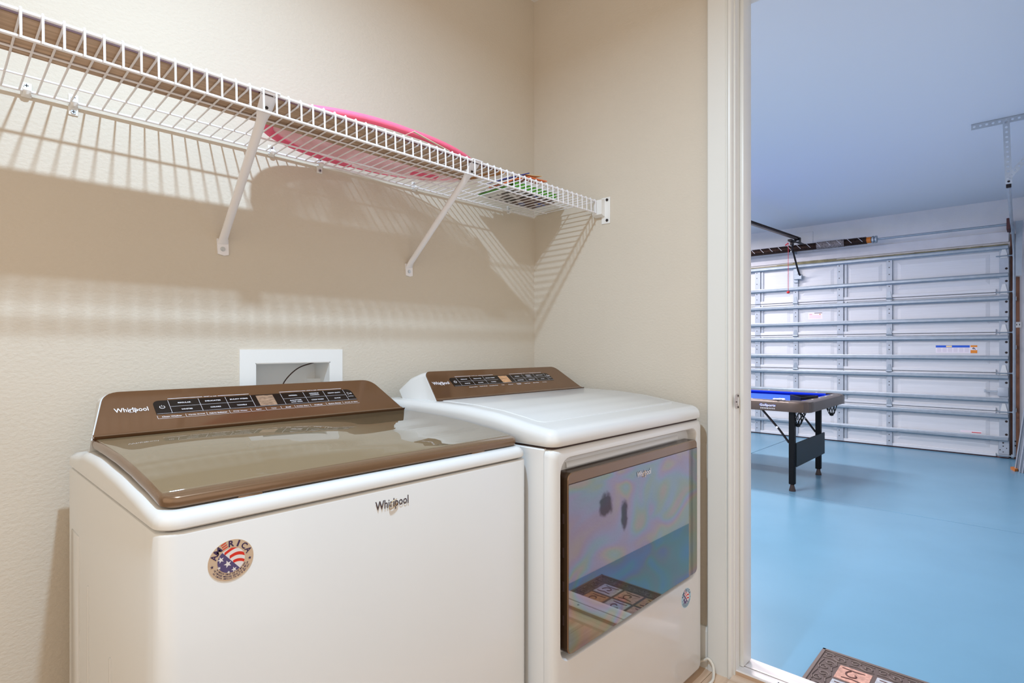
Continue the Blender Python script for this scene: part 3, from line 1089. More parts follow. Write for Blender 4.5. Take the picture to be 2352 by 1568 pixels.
disp1 = mat('washer_display', (150, 122, 100), 0.2, vary=0.45, vscale=90, stretch=(1, 3, 3))
disp2 = mat('dryer_display', (196, 150, 110), 0.2, vary=0.5, vscale=110, stretch=(0.4, 3, 3))
qa, qm_, qb = 0.0545, 0.0763, 0.098
wk = []
for (ta, tb_, up_, dn_) in ((0.366, 0.425, ['REGULAR'], ['WHITES']), (0.425, 0.481, ['DELICATES'], ['COLORS']), (0.481, 0.537, ['BULKY ITEMS'], ['TOWELS']),
                            (0.609, 0.667, ['NORMAL'], ['SANITIZE', 'with OXI']), (0.667, 0.721, ['WRINKLE', 'CONTROL'], ['COLD WASH']), (0.721, 0.778, ['HEAVY DUTY'], ['QUICK'])):
    wk.append((ta, tb_, qm_, qb, up_))
    wk.append((ta, tb_, qa, qm_, dn_))
console(wa, (1.277, 0.845), (1.387, 0.9235), (0.2217, 0.920), (0.259, 0.8835), 'brown', [(0.03, 1.0, 0.96), (0.065, 0.93, 0.5)], 1.428,
        wk, dict(t=[0.3355, 0.388, 0.429, 0.476, 0.5225, 0.557, 0.5925, 0.6265, 0.6665, 0.709, 0.755, 0.8035], q0=0.0405, q1=0.0505, box=True,
                 words=['Clean Washer', 'Cycle Signal', 'Fabric Softener', 'Deep Water', 'Spin', 'Temp', 'Soil', 'Delay Start', 'PreSoak', 'Extra Rinse', 'Drain & Spin']),
        (0.3365, 0.802, qa, qb), (0.549, 0.589, 0.0575, 0.0945),
        dict(rows=[(0.367, 0.537), (0.610, 0.778)], div=[0.3655, 0.425, 0.481, 0.537, 0.609, 0.667, 0.721, 0.778], power=0.351, play=0.790,
             heads=[(0.3666, 0.5359, 'WHAT to wash'), (0.6089, 0.7767, 'HOW to wash')], disp_mat=disp1), (0.2668, 0.3256), 0.02)
# front badge and round sticker
whirl_logo(wa, (TX(0.5665), wf, 0.7425), (1, 0, 0), (0, 0, 1), 0.0685, ('darkprint', 'bronzeprint'), 0.0007)
america_sticker(wa, (TX(0.2995), wf, 0.7185), (1, 0, 0), (0, 0, 1), 0.0305, 0.0285, 'tan', 'navy', 'flagblue')

# ------------------------------------------------------------------ dryer
dx0, dx1 = TX(0.937), TX(1.673)
df, db = SY(0.76), SY(1.455)
dy = empty('clothes_dryer', ((dx0 + dx1) / 2, (df + db) / 2, 0.0), 'white clothes dryer with a mirror-tinted front door, right of the washer by the doorway', 'dryer')
DZ = 0.0115
b = MB()
rr_solid(b, dx0, dx1, df + 0.026, db, 0.004, [(0.003, const(0.018)), (0.0, const(0.022)), (0.0, const(0.790)), (0.002, const(0.7925))], na=2)
b.build('cabinet', 'enamel', dy, smooth=30)
b = MB()
rr_solid(b, dx0, dx1, df, db, 0.02, [(0.010, const(0.788)), (0.010, const(0.802))])
b.build('cabinet_gap', 'gap', dy, smooth=30)
for sx_ in (dx0 + 0.06, dx1 - 0.06):
    for sy_ in (df + 0.09, db - 0.06):
        b = MB(); b.cyl((sx_, sy_, 0.0), (sx_, sy_, 0.02), 0.02, 12); b.build('foot', 'black', dy)
# front panel: outline with rounded front edges, opened for the recess of the door
rx0, rx1, rz0, rz1 = TX(0.962), TX(1.637), 0.318, 0.7715
b = MB()
o_out = rounded(dx0 + 0.017, dx1 - 0.017, 0.030, 0.782, 0.006)
o_edge = [rounded(dx0, dx1, 0.018, 0.7925, 0.012)]
rin = rounded(rx0, rx1, rz0, rz1, 0.035)
r_in2 = rounded(rx0 + 0.010, rx1 - 0.010, rz0 + 0.008, rz1 - 0.008, 0.028)
r_in3 = rounded(rx0 + 0.014, rx1 - 0.014, rz0 + 0.012, rz1 - 0.016, 0.026)
rings = []
for a, dd in ((0, 0.0), (30, 0), (60, 0), (90, 0)):
    k = math.radians(a)
    ins = 0.017 * (1 - math.cos(k))
    dep = 0.017 * (1 - math.sin(k))
    rings.append([(p[0], df + dep, p[1]) for p in rounded(dx0 + ins, dx1 - ins, 0.018 + ins * 0.7, 0.7925 - ins * 0.6, 0.012 + 0.004)])
rings.insert(0, [(p[0], df + 0.0255, p[1]) for p in rounded(dx0, dx1, 0.018, 0.7925, 0.016)])
rings.append([(p[0], df, p[1]) for p in rin])
rings.append([(p[0], df + 0.003, p[1]) for p in rounded(rx0 + 0.003, rx1 - 0.003, rz0 + 0.003, rz1 - 0.003, 0.033)])
rings.append([(p[0], df + 0.027, p[1]) for p in r_in2])
rings.append([(p[0], df + 0.030, p[1]) for p in r_in3])
vr = [[b.v(*p) for p in r] for r in rings]
n = len(vr[0])
for A, B in zip(vr[:-1], vr[1:]):
    for i in range(n):
        b.face([A[i], A[(i + 1) % n], B[(i + 1) % n], B[i]])
b.face(vr[-1]); b.face(vr[0], True)
b.build('front_panel', 'enamel', dy, smooth=35)
# hand grip hollow: a step above the door
b = MB(); b.prism([(df + 0.0295, 0.742), (df + 0.020, 0.742), (df + 0.0225, 0.753), (df + 0.0295, 0.756)], 0, rx0 + 0.05, rx1 - 0.085); b.build('grip_ledge', 'enamel', dy, smooth=60)
# door
ddx0, ddx1, ddz0, ddz1 = TX(0.979), TX(1.6185), 0.3355, 0.7375
yo = df - 0.008
yi = df + 0.0255
b = MB()
out = rounded(ddx0, ddx1, ddz0, ddz1, 0.016)
inn = rounded(ddx0 + 0.002, ddx1 - 0.002, ddz0 + 0.002, ddz1 - 0.002, 0.014)
A = [b.v(p[0], yi, p[1]) for p in out]
B = [b.v(p[0], yo + 0.002, p[1]) for p in out]
C_ = [b.v(p[0], yo, p[1]) for p in inn]
for i in range(len(out)):
    j = (i + 1) % len(out)
    b.mi = 1
    b.face([A[i], A[j], B[j], B[i]])
    b.mi = 0
    b.face([B[i], B[j], C_[j], C_[i]])
b.face(C_); b.face(A, True)
ddoor = b.build('door', ('browntrim', 'doorside'), dy, smooth=35)
# glass pane below the grip strip, square at its top
b = MB()
gp = [(ddx0 + 0.002, 0.712), (ddx0 + 0.002, ddz0 + 0.016)]
for k in range(6):
    a = PI + PI / 2 * k / 5
    gp.append((ddx0 + 0.016 + 0.014 * math.cos(a), ddz0 + 0.016 + 0.014 * math.sin(a)))
for k in range(6):
    a = 1.5 * PI + PI / 2 * k / 5
    gp.append((ddx1 - 0.016 + 0.014 * math.cos(a), ddz0 + 0.016 + 0.014 * math.sin(a)))
gp.append((ddx1 - 0.002, 0.712))
b.face([b.v(p[0], yo - 0.0008, p[1]) for p in gp])
b.solid(0.0006)
dg = b.build('door_glass', 'doorglass', ddoor, smooth=20)
b = MB(); b.box((ddx0 + 0.002, yo - 0.0006, 0.712), (ddx1 - 0.002, yo + 0.001, 0.7135)); b.build('glass_seam', 'gap', ddoor, smooth=0)
for zz in (0.40, 0.475, 0.55, 0.625):
    b = MB(); b.box((ddx0 - 0.0006, yo + 0.010, zz), (ddx0 + 0.002, yo + 0.015, zz + 0.022)); b.build('door_clip', 'gap', ddoor, smooth=0)
whirl_logo(ddoor, (TX(1.302), yo - 0.0009, 0.685), (1, 0, 0), (0, 0, 1), 0.070, ('print', 'bronzeprint'), 0.0012)
stc = mat('silver_blue_sticker', (170, 205, 222), 0.35)
america_sticker(dy, (TX(1.5625), df, 0.272), (1, 0, 0), (0, 0, 1), 0.0305, 0.0285, stc, 'navy', 'flagblue', simple=True)
# top with pressed panel
dtop = interp([(SY(0.76), 0.832), (SY(0.80), 0.8375), (SY(0.84), 0.8425), (SY(0.90), 0.852), (SY(0.96), 0.860), (SY(1.06), 0.867), (SY(1.16), 0.8685), (SY(1.25), 0.8685), (SY(1.455), 0.862)])
b = MB()
lev = [(0.003, const(0.7975)), (0.0, const(0.801))]
r_ = 0.022
for k in range(8):
    a = PI / 2 * k / 7
    lev.append((r_ * (1 - math.cos(a)), (lambda dz: (lambda y: dtop(y) - dz))(r_ * (1 - math.sin(a)))))
rr_solid(b, dx0, dx1, df - 0.002, db, 0.028, lev, ns=26, na=8)
b.build('top_cover', 'enamel', dy, smooth=50)
b = MB()
px0, px1, pyf, pyb = TX(0.985), TX(1.632), SY(0.832), SY(1.22)
rr_solid(b, px0, px1, pyf, pyb, 0.018, [(0.0, lambda y: dtop(y) - 0.001), (0.0012, lambda y: dtop(y) + 0.0012), (0.004, lambda y: dtop(y) + 0.0018)], ns=26, na=6)
b.build('top_panel', 'enamel', dy, smooth=25)
qa, qm_, qb = 0.0545, 0.074, 0.0935
dk = []
for (ta, tb_, up_, dn_) in ((1.1011, 1.1549, ['REGULAR'], ['WHITES']), (1.1549, 1.2103, ['DELICATES'], ['COLORS']), (1.2103, 1.266, ['BULKY ITEMS'], ['TOWELS']),
                            (1.3364, 1.3914, ['NORMAL'], ['SANITIZE']), (1.3914, 1.4491, ['WRINKLE', 'CONTROL'], ['TIMED DRY']), (1.4491, 1.5055, ['HEAVY DUTY'], ['QUICK'])):
    dk.append((ta, tb_, qm_, qb, up_))
    dk.append((ta, tb_, qa, qm_, dn_))
console(dy, (1.193, 0.869), (1.296, 0.945), (0.971, 1.640), (1.007, 1.6035), 'brown', [(0.02, 1.0, 0.97), (0.06, 1.02, 0.85), (0.12, 1.01, 0.55)], 1.453,
        dk, dict(t=[1.0715, 1.118, 1.160, 1.201, 1.248, 1.283, 1.32, 1.36, 1.402, 1.448, 1.493, 1.53], q0=0.0415, q1=0.0510, box=False,
                 words=['', 'Reset Light', 'Cycle Signal', 'Damp Dry Signal', 'Temp', 'Dryness', 'Wrinkle|Shield', 'Less Time', 'More Time', 'Eco Dry', '']),
        (1.0715, 1.530, qa, qb), (1.277, 1.317, 0.0575, 0.0905),
        dict(rows=[(1.1011, 1.266), (1.3364, 1.5055)], div=[1.1011, 1.1549, 1.2103, 1.3364, 1.3914, 1.4491, 1.5055], power=1.0865, play=1.519,
             heads=[(1.101, 1.262, 'WHAT to dry'), (1.337, 1.50, 'HOW to dry')], disp_mat=disp2), (1.0017, 1.0616), 0.02, 0.022)
# dryer cord on the floor by the casing
b = MB()
cp = [(-0.028, -0.40, 0.006), (-0.030, -0.55, 0.006), (-0.032, -0.68, 0.010), (-0.026, -0.725, 0.030), (-0.024, -0.742, 0.040), (-0.027, -0.758, 0.026), (-0.045, -0.768, 0.008), (-0.075, -0.776, 0.006), (-0.11, -0.772, 0.006), (-0.15, -0.752, 0.006)]


def smooth_path(p, k=6):
    p = [Vector(q) for q in p]
    out = []
    for i in range(len(p) - 1):
        a, b_, c, d = p[max(i - 1, 0)], p[i], p[i + 1], p[min(i + 2, len(p) - 1)]
        for j in range(k):
            t = j / k
            out.append(0.5 * ((2 * b_) + (c - a) * t + (2 * a - 5 * b_ + 4 * c - d) * t * t + (3 * b_ - a - 3 * c + d) * t ** 3))
    out.append(p[-1])
    return out


b.tube(smooth_path(cp), 0.0042, 8)
tag(b.build('looped_cable', 'cablew', loc=(-0.05, -0.7, 0.0)), 'white cord looping on the floor between the dryer and the door casing', 'cable')

# ------------------------------------------------------------------ outlet box in the back wall
ob = empty('supply_box', ((ox0 + ox1) / 2, 0, oz0), 'white recessed supply box with a wide frame in the wall above the washer console', 'wall box')
b = MB()
fx0, fx1, fz0, fz1 = TX(0.564), TX(0.8545), 0.762, 1.010
for (xa, xb, za, zb) in ((fx0, ox0, fz0, fz1), (ox1, fx1, fz0, fz1), (ox0, ox1, oz1, fz1), (ox0, ox1, fz0, oz0)):
    b.box((xa, -0.005, za), (xb, 0, zb))
bmesh.ops.remove_doubles(b.bm, verts=b.bm.verts[:], dist=0.0001)
b.build('frame', 'plastic', ob, smooth=0)
b = MB()
th_ = 0.002
b.box((ox0, -0.004, oz0), (ox0 + th_, 0.086, oz1)); b.box((ox1 - th_, -0.004, oz0), (ox1, 0.086, oz1))
b.box((ox0, -0.004, oz1 - th_), (ox1, 0.086, oz1)); b.box((ox0, -0.004, oz0), (ox1, 0.086, oz0 + th_)); b.box((ox0, 0.084, oz0), (ox1, 0.0865, oz1))
b.build('recess_liner', 'plastic', ob, smooth=0)
b = MB(); b.prism([(ox1 - 0.03, 0.084), (ox1 - 0.002, 0.084), (ox1 - 0.002, 0.05)], 2, oz0 + 0.002, oz1 - 0.05); b.build('corner_web', 'plastic', ob, smooth=0)
b = MB()
b.tube(smooth_path([(ox0 + 0.095, 0.055, oz0 + 0.003), (ox0 + 0.092, 0.055, oz0 + 0.05), (ox0 + 0.094, 0.05, 0.900), (ox0 + 0.108, 0.045, 0.930), (ox0 + 0.140, 0.04, 0.958), (ox0 + 0.185, 0.04, 0.9715)]), 0.0018, 6)
tag(b.build('thin_cable', 'cablek', loc=(ox0 + 0.1, 0.05, oz0)), 'thin dark cable arching inside the white supply box', 'cable')

# ------------------------------------------------------------------ wire shelf
SF, SBK = 1.177, 1.482
zf = CZ + 0.5350
zl = CZ + 0.4930


def zback(t):
    return CZ + 0.516 + (0.5275 - 0.516) * (t - 0.128) / 1.572


sh = empty('wire_shelf', (-0.9, -0.16, zf), 'long white ventilated wire shelf on angled braces across the back wall', 'shelf')
b = MB(); b.cyl(T(-0.62, SF, zf), T(1.7165, SF, zf), 0.0034, 10); b.build('front_rail', 'wire', sh)
b = MB(); b.cyl(T(-0.62, SF - 0.001, zl), T(1.7165, SF - 0.001, zl), 0.0032, 10); b.build('lip_rail', 'wire', sh)
b = MB(); b.cyl(T(-0.62, SBK, zback(-0.62)), T(1.698, SBK, zback(1.698)), 0.0030, 10); b.build('back_rail', 'wire', sh)
for s_ in (1.300, 1.404):
    k = (s_ - SF) / (SBK - SF)
    b = MB(); b.cyl(T(-0.62, s_, zf + (zback(-0.62) - zf) * k - 0.0034), T(1.69, s_, zf + (zback(1.69) - zf) * k - 0.0034), 0.0022, 8); b.build('cross_wire', 'wire', sh)
# deck wires: straight run, then bent down over the front rail; one mesh shared by all
wd0 = None
for i in range(-26, 60):
    t = 0.1111 + 0.0272 * i
    if t > 1.70:
        break
    if wd0 is None:
        b = MB()
        b.tube([(0, 0.308, 0.0), (0, 0.010, -0.0042), (0, 0.0045, -0.001), (0, 0.0025, 0.0042), (0, -0.0025, 0.0044), (0, -0.0052, 0.0), (0, -0.0052, -0.046)], 0.00195, 6)
        wd0 = b.build('deck_wire', 'wire', smooth=60)
        wd0.parent = sh
        o = wd0
    else:
        o = copy_part(wd0, sh)
    o.location = T(t, SF, zf) - ORG[sh.name]
    o.rotation_euler = (math.atan2(zback(t) - zf, SBK - SF), 0, 0)
# angled support braces: flattened head, tube, flattened foot with a screw
for tt_, tb_ in ((0.508, 0.5235), (1.103, 1.094)):
    top = T(tt_, SF + 0.006, zf - 0.004)
    foot = T(tb_, 1.4895, 1.282)
    b = MB()
    d = (foot - top)
    ln_ = d.length
    dn = d.normalized()
    path = [top, top + dn * 0.035, top + dn * 0.06, foot - dn * 0.05, foot - dn * 0.012, foot + Vector((0, -0.001, -0.006))]
    side = Vector((1, 0, 0))
    rx_ = [0.017, 0.016, 0.0105, 0.0095, 0.0105, 0.013]
    rz_ = [0.0022, 0.004, 0.0085, 0.0085, 0.006, 0.0022]
    rings = []
    nv = 14
    for p, ra, rb in zip(path, rx_, rz_):
        nrm = side.cross(dn).normalized()
        rings.append([b.v(p + side * (ra * math.cos(2 * PI * k / nv)) + nrm * (rb * math.sin(2 * PI * k / nv))) for k in range(nv)])
    for A, B in zip(rings[:-1], rings[1:]):
        for k in range(nv):
            b.face([A[k], A[(k + 1) % nv], B[(k + 1) % nv], B[k]])
    b.face(rings[0]); b.face(rings[-1])
    br = b.build('support_brace', 'wire', sh, smooth=50)
    b = MB(); b.prism([(p[0], p[1]) for p in [(TX(tb_) - 0.0135, 1.287), (TX(tb_) + 0.0135, 1.287), (TX(tb_) + 0.0145, 1.249), (TX(tb_) + 0.004, 1.246), (TX(tb_) - 0.0115, 1.249)]], 1, -0.0045, -0.0002)
    b.build('brace_foot', 'wire', br, smooth=0)
    b = MB(); b.cyl((TX(tb_), -0.0045, 1.262), (TX(tb_), -0.0065, 1.262), 0.0058, 12); b.cyl((TX(tb_), -0.0065, 1.262), (TX(tb_), -0.0085, 1.262), 0.0042, 10); b.build('screw', 'screw', br)
    b = MB(); b.cyl(top + dn * 0.022 + Vector((0, -0.002, -0.005)), top + dn * 0.022 + Vector((0, -0.0045, -0.0065)), 0.0032, 10); b.build('rivet_hole', 'hole', br)
    b = MB(); b.box((top.x - 0.02, top.y - 0.012, zf + 0.0015), (top.x + 0.02, top.y + 0.004, zf + 0.0052), bevel=0.0015); b.build('brace_hook', 'wire', br)
# wall clips on the back rail
for (t, dbl) in ((0.150, False), (0.2257, True), (0.646, False), (0.784, True), (1.115, False), (1.565, False)):
    z0 = zback(t)
    b = MB()
    b.box((TX(t) - 0.0085, -0.003, z0 - (0.024 if dbl else 0.010)), (TX(t) + 0.0085, 0, z0 + 0.020), bevel=0.001, seg=1)
    b.tube([(TX(t), -0.002, z0 + 0.006), (TX(t), -0.013, z0 + 0.005), (TX(t), -0.0165, z0), (TX(t), -0.013, z0 - 0.005), (TX(t), -0.002, z0 - 0.007)], 0.0065, 8, ry=0.0022, upv=None)
    cl = b.build('wall_clip', 'plastic', sh)
    for zz in ([z0 + 0.013, z0 - 0.017] if dbl else [z0 + 0.013]):
        b = MB(); b.cyl((TX(t), -0.003, zz), (TX(t), -0.0055, zz), 0.0048, 12); sc_ = b.build('screw', 'screw', cl)
        b = MB(); b.box((TX(t) - 0.0032, -0.0060, zz - 0.0006), (TX(t) + 0.0032, -0.0054, zz + 0.0006)); b.box((TX(t) - 0.0006, -0.0060, zz - 0.0032), (TX(t) + 0.0006, -0.0054, zz + 0.0032)); b.build('slot', 'hole', sc_, smooth=0)
# end bracket on the right wall
b = MB()
b.box((-0.003, SY(1.128), 1.466), (0, SY(1.165), 1.562), bevel=0.001, seg=1)
b.prism([(-0.024, 1.499), (-0.003, 1.492), (-0.003, 1.557), (-0.024, 1.552)], 1, SY(1.150), SY(1.190))
eb = b.build('end_bracket', 'plastic', sh)
for zz in (1.552, 1.478):
    b = MB(); b.cyl((-0.003, SY(1.140), zz), (-0.006, SY(1.140), zz), 0.005, 10); b.build('screw', 'hole', eb)

# ------------------------------------------------------------------ things lying on the shelf


def zdeck(t, s):
    return zf - 0.0018 + (zback(t) - zf + 0.004) * (s - SF) / (SBK - SF)


pl_t0, pl_t1 = -0.60, 1.165
pb_ = empty('wooden_board', (-1.4, -0.25, zf + 0.01), 'long grey-brown wooden board lying along the front of the wire shelf', 'board')
b = MB()
vs = []
for (t, s) in ((pl_t0, 1.190), (pl_t1 + 0.035, 1.190), (pl_t1, 1.330), (pl_t0, 1.330)):
    vs.append((t, s))
lo = [b.v(T(t, s, zdeck(t, s) + 0.0006)) for t, s in vs]
hi = [b.v(T(t, s, zdeck(t, s) + 0.0052)) for t, s in vs]
for i in range(4):
    b.face([lo[i], lo[(i + 1) % 4], hi[(i + 1) % 4], hi[i]])
b.face(lo, True); b.face(hi)
b.build('board', 'plank', pb_, smooth=0)
b = MB()
q0_, q1_ = T(pl_t0, 1.1885, zdeck(pl_t0, 1.19) + 0.0006), T(pl_t1 + 0.035, 1.1885, zdeck(pl_t1, 1.19) + 0.0006)
vv = [b.v(q0_), b.v(q1_), b.v(q1_ + Vector((0, 0, 0.0044))), b.v(q0_ + Vector((0, 0, 0.0044)))]
vw = [b.v(v_.co + Vector((0, 0.0014, 0))) for v_ in vv]
b.face(vv); b.face(vw, True)
for i in range(4):
    b.face([vv[i], vv[(i + 1) % 4], vw[(i + 1) % 4], vw[i]])
tag(b.build('board_edge', 'rust', pb_, smooth=0), 'dark red-brown front edge of the board')
b = MB()
vs2 = [(pl_t1 + 0.035, 1.191), (pl_t1 + 0.075, 1.191), (pl_t1 + 0.022, 1.329), (pl_t1, 1.329)]
lo = [b.v(T(t, s, zdeck(t, s) + 0.0008)) for t, s in vs2]
hi = [b.v(T(t, s, zdeck(t, s) + 0.0050)) for t, s in vs2]
for i in range(4):
    b.face([lo[i], lo[(i + 1) % 4], hi[(i + 1) % 4], hi[i]])
b.face(lo, True); b.face(hi)
b.build('raw_end', 'plankorange', pb_, smooth=0)

# folded pop-up hamper: pink fabric band round two slack mesh discs
hm = empty('folded_hamper', (TX(0.885), SY(1.325), zdeck(0.885, 1.3) + 0.006), 'folded pop-up mesh laundry hamper with a hot pink rim lying on the wooden board', 'hamper')
nh = 72


def hz(a):
    # height of the rim above the deck
    x_ = math.cos(a)
    y_ = math.sin(a)
    front = max(0.0, -y_)
    return 0.018 + (0.011 * x_ if x_ > 0 else -0.004 * x_) * front - 0.007 * max(0.0, y_) + 0.0035 * math.sin(3 * a + 0.5) + 0.016 * max(0.0, min(1.0, -2 * y_))


def hp(a, k=1.0):
    t = 0.885 + 0.335 * k * math.cos(a) + 0.012 * math.sin(2 * a)
    s = 1.3330 + 0.134 * k * math.sin(a) - 0.008 * math.cos(2 * a) * k
    return t, s


b = MB()
pts = []
for i in range(nh):
    a = 2 * PI * i / nh
    t, s = hp(a, 0.98)
    pts.append(T(t, s, zdeck(t, s) + hz(a)))
def band_r(i):
    a = 2 * PI * i / nh
    if math.sin(a) < 0.1:
        return 0.0095
    k = min(abs(a - 0.83 * PI) / (0.17 * PI), 1.0)
    return 0.0095 - 0.0078 * k * k


b.tube(pts, [band_r(i) for i in range(nh)], 10, closed=True)
b.build('rim_band', 'pink', hm, smooth=80)
for lev_, nm in ((0.004, 'mesh_panel'), (0.014, 'mesh_panel')):
    b = MB()
    rings = []
    for k in (0.97, 0.8, 0.6, 0.4, 0.2):
        ring = []
        for i in range(48):
            a = 2 * PI * i / 48
            t, s = hp(a, k)
            wv = 0.003 * math.sin(31 * t + 17 * s + lev_ * 300) * math.cos(23 * s + 9 * t)
            base_ = 0.0080 if s < 1.335 else 0.0040
            ring.append(b.v(T(t, s, zdeck(t, s) + base_ + lev_ + wv * (1.0 if lev_ > 0.01 else 0.3))))
        rings.append(ring)
    for A, B in zip(rings[:-1], rings[1:]):
        for i in range(48):
            b.face([A[i], A[(i + 1) % 48], B[(i + 1) % 48], B[i]])
    b.face(rings[-1])
    b.build(nm, 'mesh', hm, smooth=80)
b = MB()
bp_ = []
for i in range(19):
    a = PI * 0.52 + PI * 0.50 * i / 18
    t, s = hp(a, 0.93)
    bp_.append(T(t, s, zdeck(t, s) + (0.010 if s < 1.34 else 0.006)))
b.tube(bp_, 0.014, 8, ry=0.003)
b.build('fabric_fold', 'pink', hm, smooth=80)
b = MB()
for (t, s, ws, ds) in ((1.075, 1.385, 0.040, 0.016),):
    b.tube([T(t - ws, s + 0.01, zdeck(t, s) + 0.006), T(t, s, zdeck(t, s) + 0.007), T(t + ws, s - 0.012, zdeck(t, s) + 0.006)], 0.016, 8, ry=0.003)
b.build('fabric_fold', 'pink', hm, smooth=80)
# cream card standing folded on the board
b = MB()
c0 = T(0.845, 1.1812, zdeck(0.86, 1.2) + 0.0065)
for (xa, xb, za, zb) in ((0.0, 0.042, 0.0, 0.026), (0.042, 0.16, 0.026, 0.004)):
    q = [c0 + Vector((xa, 0.004, za)), c0 + Vector((xb, 0.0, zb)), c0 + Vector((xb, 0.006, zb)), c0 + Vector((xa, 0.010, za))]
    b.face([b.v(p) for p in q])
b.solid(0.0012)
tag(b.build('folded_card', 'cream', loc=c0, smooth=0), 'small cream card folded like a tent on the board in front of the pink hamper', 'card')


def page_mat(name, cols, scale):
    m = bpy.data.materials.new(name)
    m.use_nodes = True
    nt = m.node_tree
    N, L = nt.nodes, nt.links
    tc = N.new('ShaderNodeTexCoord')
    mp = N.new('ShaderNodeMapping')
    mp.inputs['Scale'].default_value = scale
    vo = N.new('ShaderNodeTexVoronoi')
    vo.distance = 'CHEBYCHEV'
    vo.inputs['Scale'].default_value = 1.0
    vo.inputs['Randomness'].default_value = 0.8
    cr = N.new('ShaderNodeValToRGB')
    cr.color_ramp.interpolation = 'CONSTANT'
    cr.color_ramp.elements[0].color = (*lin(cols[0]), 1)
    cr.color_ramp.elements[1].position = 1.0 / len(cols)
    cr.color_ramp.elements[1].color = (*lin(cols[1]), 1)
    for i, c in enumerate(cols[2:]):
        e = cr.color_ramp.elements.new((i + 2) / len(cols))
        e.color = (*lin(c), 1)
    sx_ = N.new('ShaderNodeSeparateColor')
    L.new(tc.outputs['Object'], mp.inputs['Vector'])
    L.new(mp.outputs[0], vo.inputs['Vector'])
    L.new(vo.outputs['Color'], sx_.inputs[0])
    L.new(sx_.outputs[0], cr.inputs['Fac'])
    L.new(cr.outputs[0], N['Principled BSDF'].inputs['Base Color'])
    N['Principled BSDF'].inputs['Roughness'].default_value = 0.4
    return m


pg1 = page_mat('printed_green_cover', [(226, 224, 222), (86, 80, 76), (150, 138, 132), (226, 224, 222), (60, 58, 56)], (28, 60, 1))
pg2 = page_mat('printed_brown_cover', [(92, 60, 50), (84, 54, 46), (214, 206, 202), (92, 60, 50), (96, 110, 160)], (30, 55, 1))


def flat_thing(name, t0, t1, s0, s1, z0, th_, mats, label, cat, group=None, tilt=(0, 0), parts=()):
    cx_, cy_ = (t0 + t1) / 2, (s0 + s1) / 2
    c = T(cx_, cy_, z0)
    b = MB()
    b.box(c + Vector((t0 - cx_, s0 - cy_, 0)), c + Vector((t1 - cx_, s1 - cy_, th_)), bevel=min(0.001, th_ / 3), seg=1)
    o = b.build(name, mats, loc=c, smooth=0)
    tag(o, label, cat, group)
    for (pn, pm_, a0, a1, b0, b1) in parts:     # printed areas under the cover, fractions of the cover
        b = MB()
        w_, d_ = t1 - t0, s1 - s0
        x_ = [c.x + (a0 - 0.5) * w_, c.x + (a1 - 0.5) * w_]
        y_ = [c.y + (b0 - 0.5) * d_, c.y + (b1 - 0.5) * d_]
        b.box((x_[0], y_[0], z0 - 0.0004), (x_[1], y_[1], z0 + 0.0002))
        b.build(pn, pm_, o, smooth=0)
    o.rotation_euler = (tilt[0], tilt[1], 0)
    return o


zd = zdeck(1.5, 1.30) + 0.0012
slope = math.atan2(zback(1.5) - zf, SBK - SF)
flat_thing('booklet', 1.490, 1.612, 1.300, 1.408, zd + 0.0004, 0.004, pg2, 'thin brown printed booklet flat on the wire deck under the magazine stack', 'booklet', tilt=(slope, 0),
           parts=(('printed_strip', 'pagebrown', 0.0, 1.0, 0.0, 0.30), ('printed_strip', 'labelblue', 0.55, 0.98, 0.40, 0.47)))
flat_thing('magazine', 1.338, 1.618, 1.298, 1.432, zd + 0.0060, 0.006, pg1, 'printed grey magazine with a green strip along its left edge, under the green one', 'magazine', 'magazines stacked on the shelf', tilt=(slope, 0),
           parts=(('printed_band', 'pagegreen', 0.02, 0.10, 0.0, 0.98), ('printed_band', 'paperw', 0.10, 0.16, 0.0, 0.98)))
flat_thing('magazine', 1.400, 1.622, 1.298, 1.428, zd + 0.0130, 0.021, 'pagegreen', 'thick green magazine in the middle of the stack in the shelf corner', 'magazine', 'magazines stacked on the shelf', tilt=(slope, 0))
flat_thing('magazine', 1.450, 1.650, 1.302, 1.430, zd + 0.0350, 0.015, 'paperg', 'pale grey catalogue on top of the green magazine in the shelf corner', 'magazine', 'magazines stacked on the shelf', tilt=(slope, 0))
# orange folder, pale sheet and blue book leaning over the stack


def leaf(name, pts, th_, m_, label, cat):
    b = MB()
    q = [T(*p) for p in pts]
    n_ = (q[1] - q[0]).cross(q[3] - q[0]).normalized()
    lo = [b.v(p) for p in q]
    hi = [b.v(p + n_ * th_) for p in q]
    for i in range(4):
        b.face([lo[i], lo[(i + 1) % 4], hi[(i + 1) % 4], hi[i]])
    b.face(lo, True); b.face(hi)
    return tag(b.build(name, m_, loc=q[0], smooth=0), label, cat)




def sheet(name, prof, s0, s1, th_, m_, label, cat):
    """bent sheet: prof = (t, z) points, swept along s"""
    b = MB()
    b.prism([(TX(t), z) for t, z in prof] + [(TX(t) + 0.0006, z - th_) for t, z in reversed(prof)], 1, SY(s0), SY(s1))
    return tag(b.build(name, m_, loc=T(prof[0][0], s0, prof[0][1]), smooth=0), label, cat)


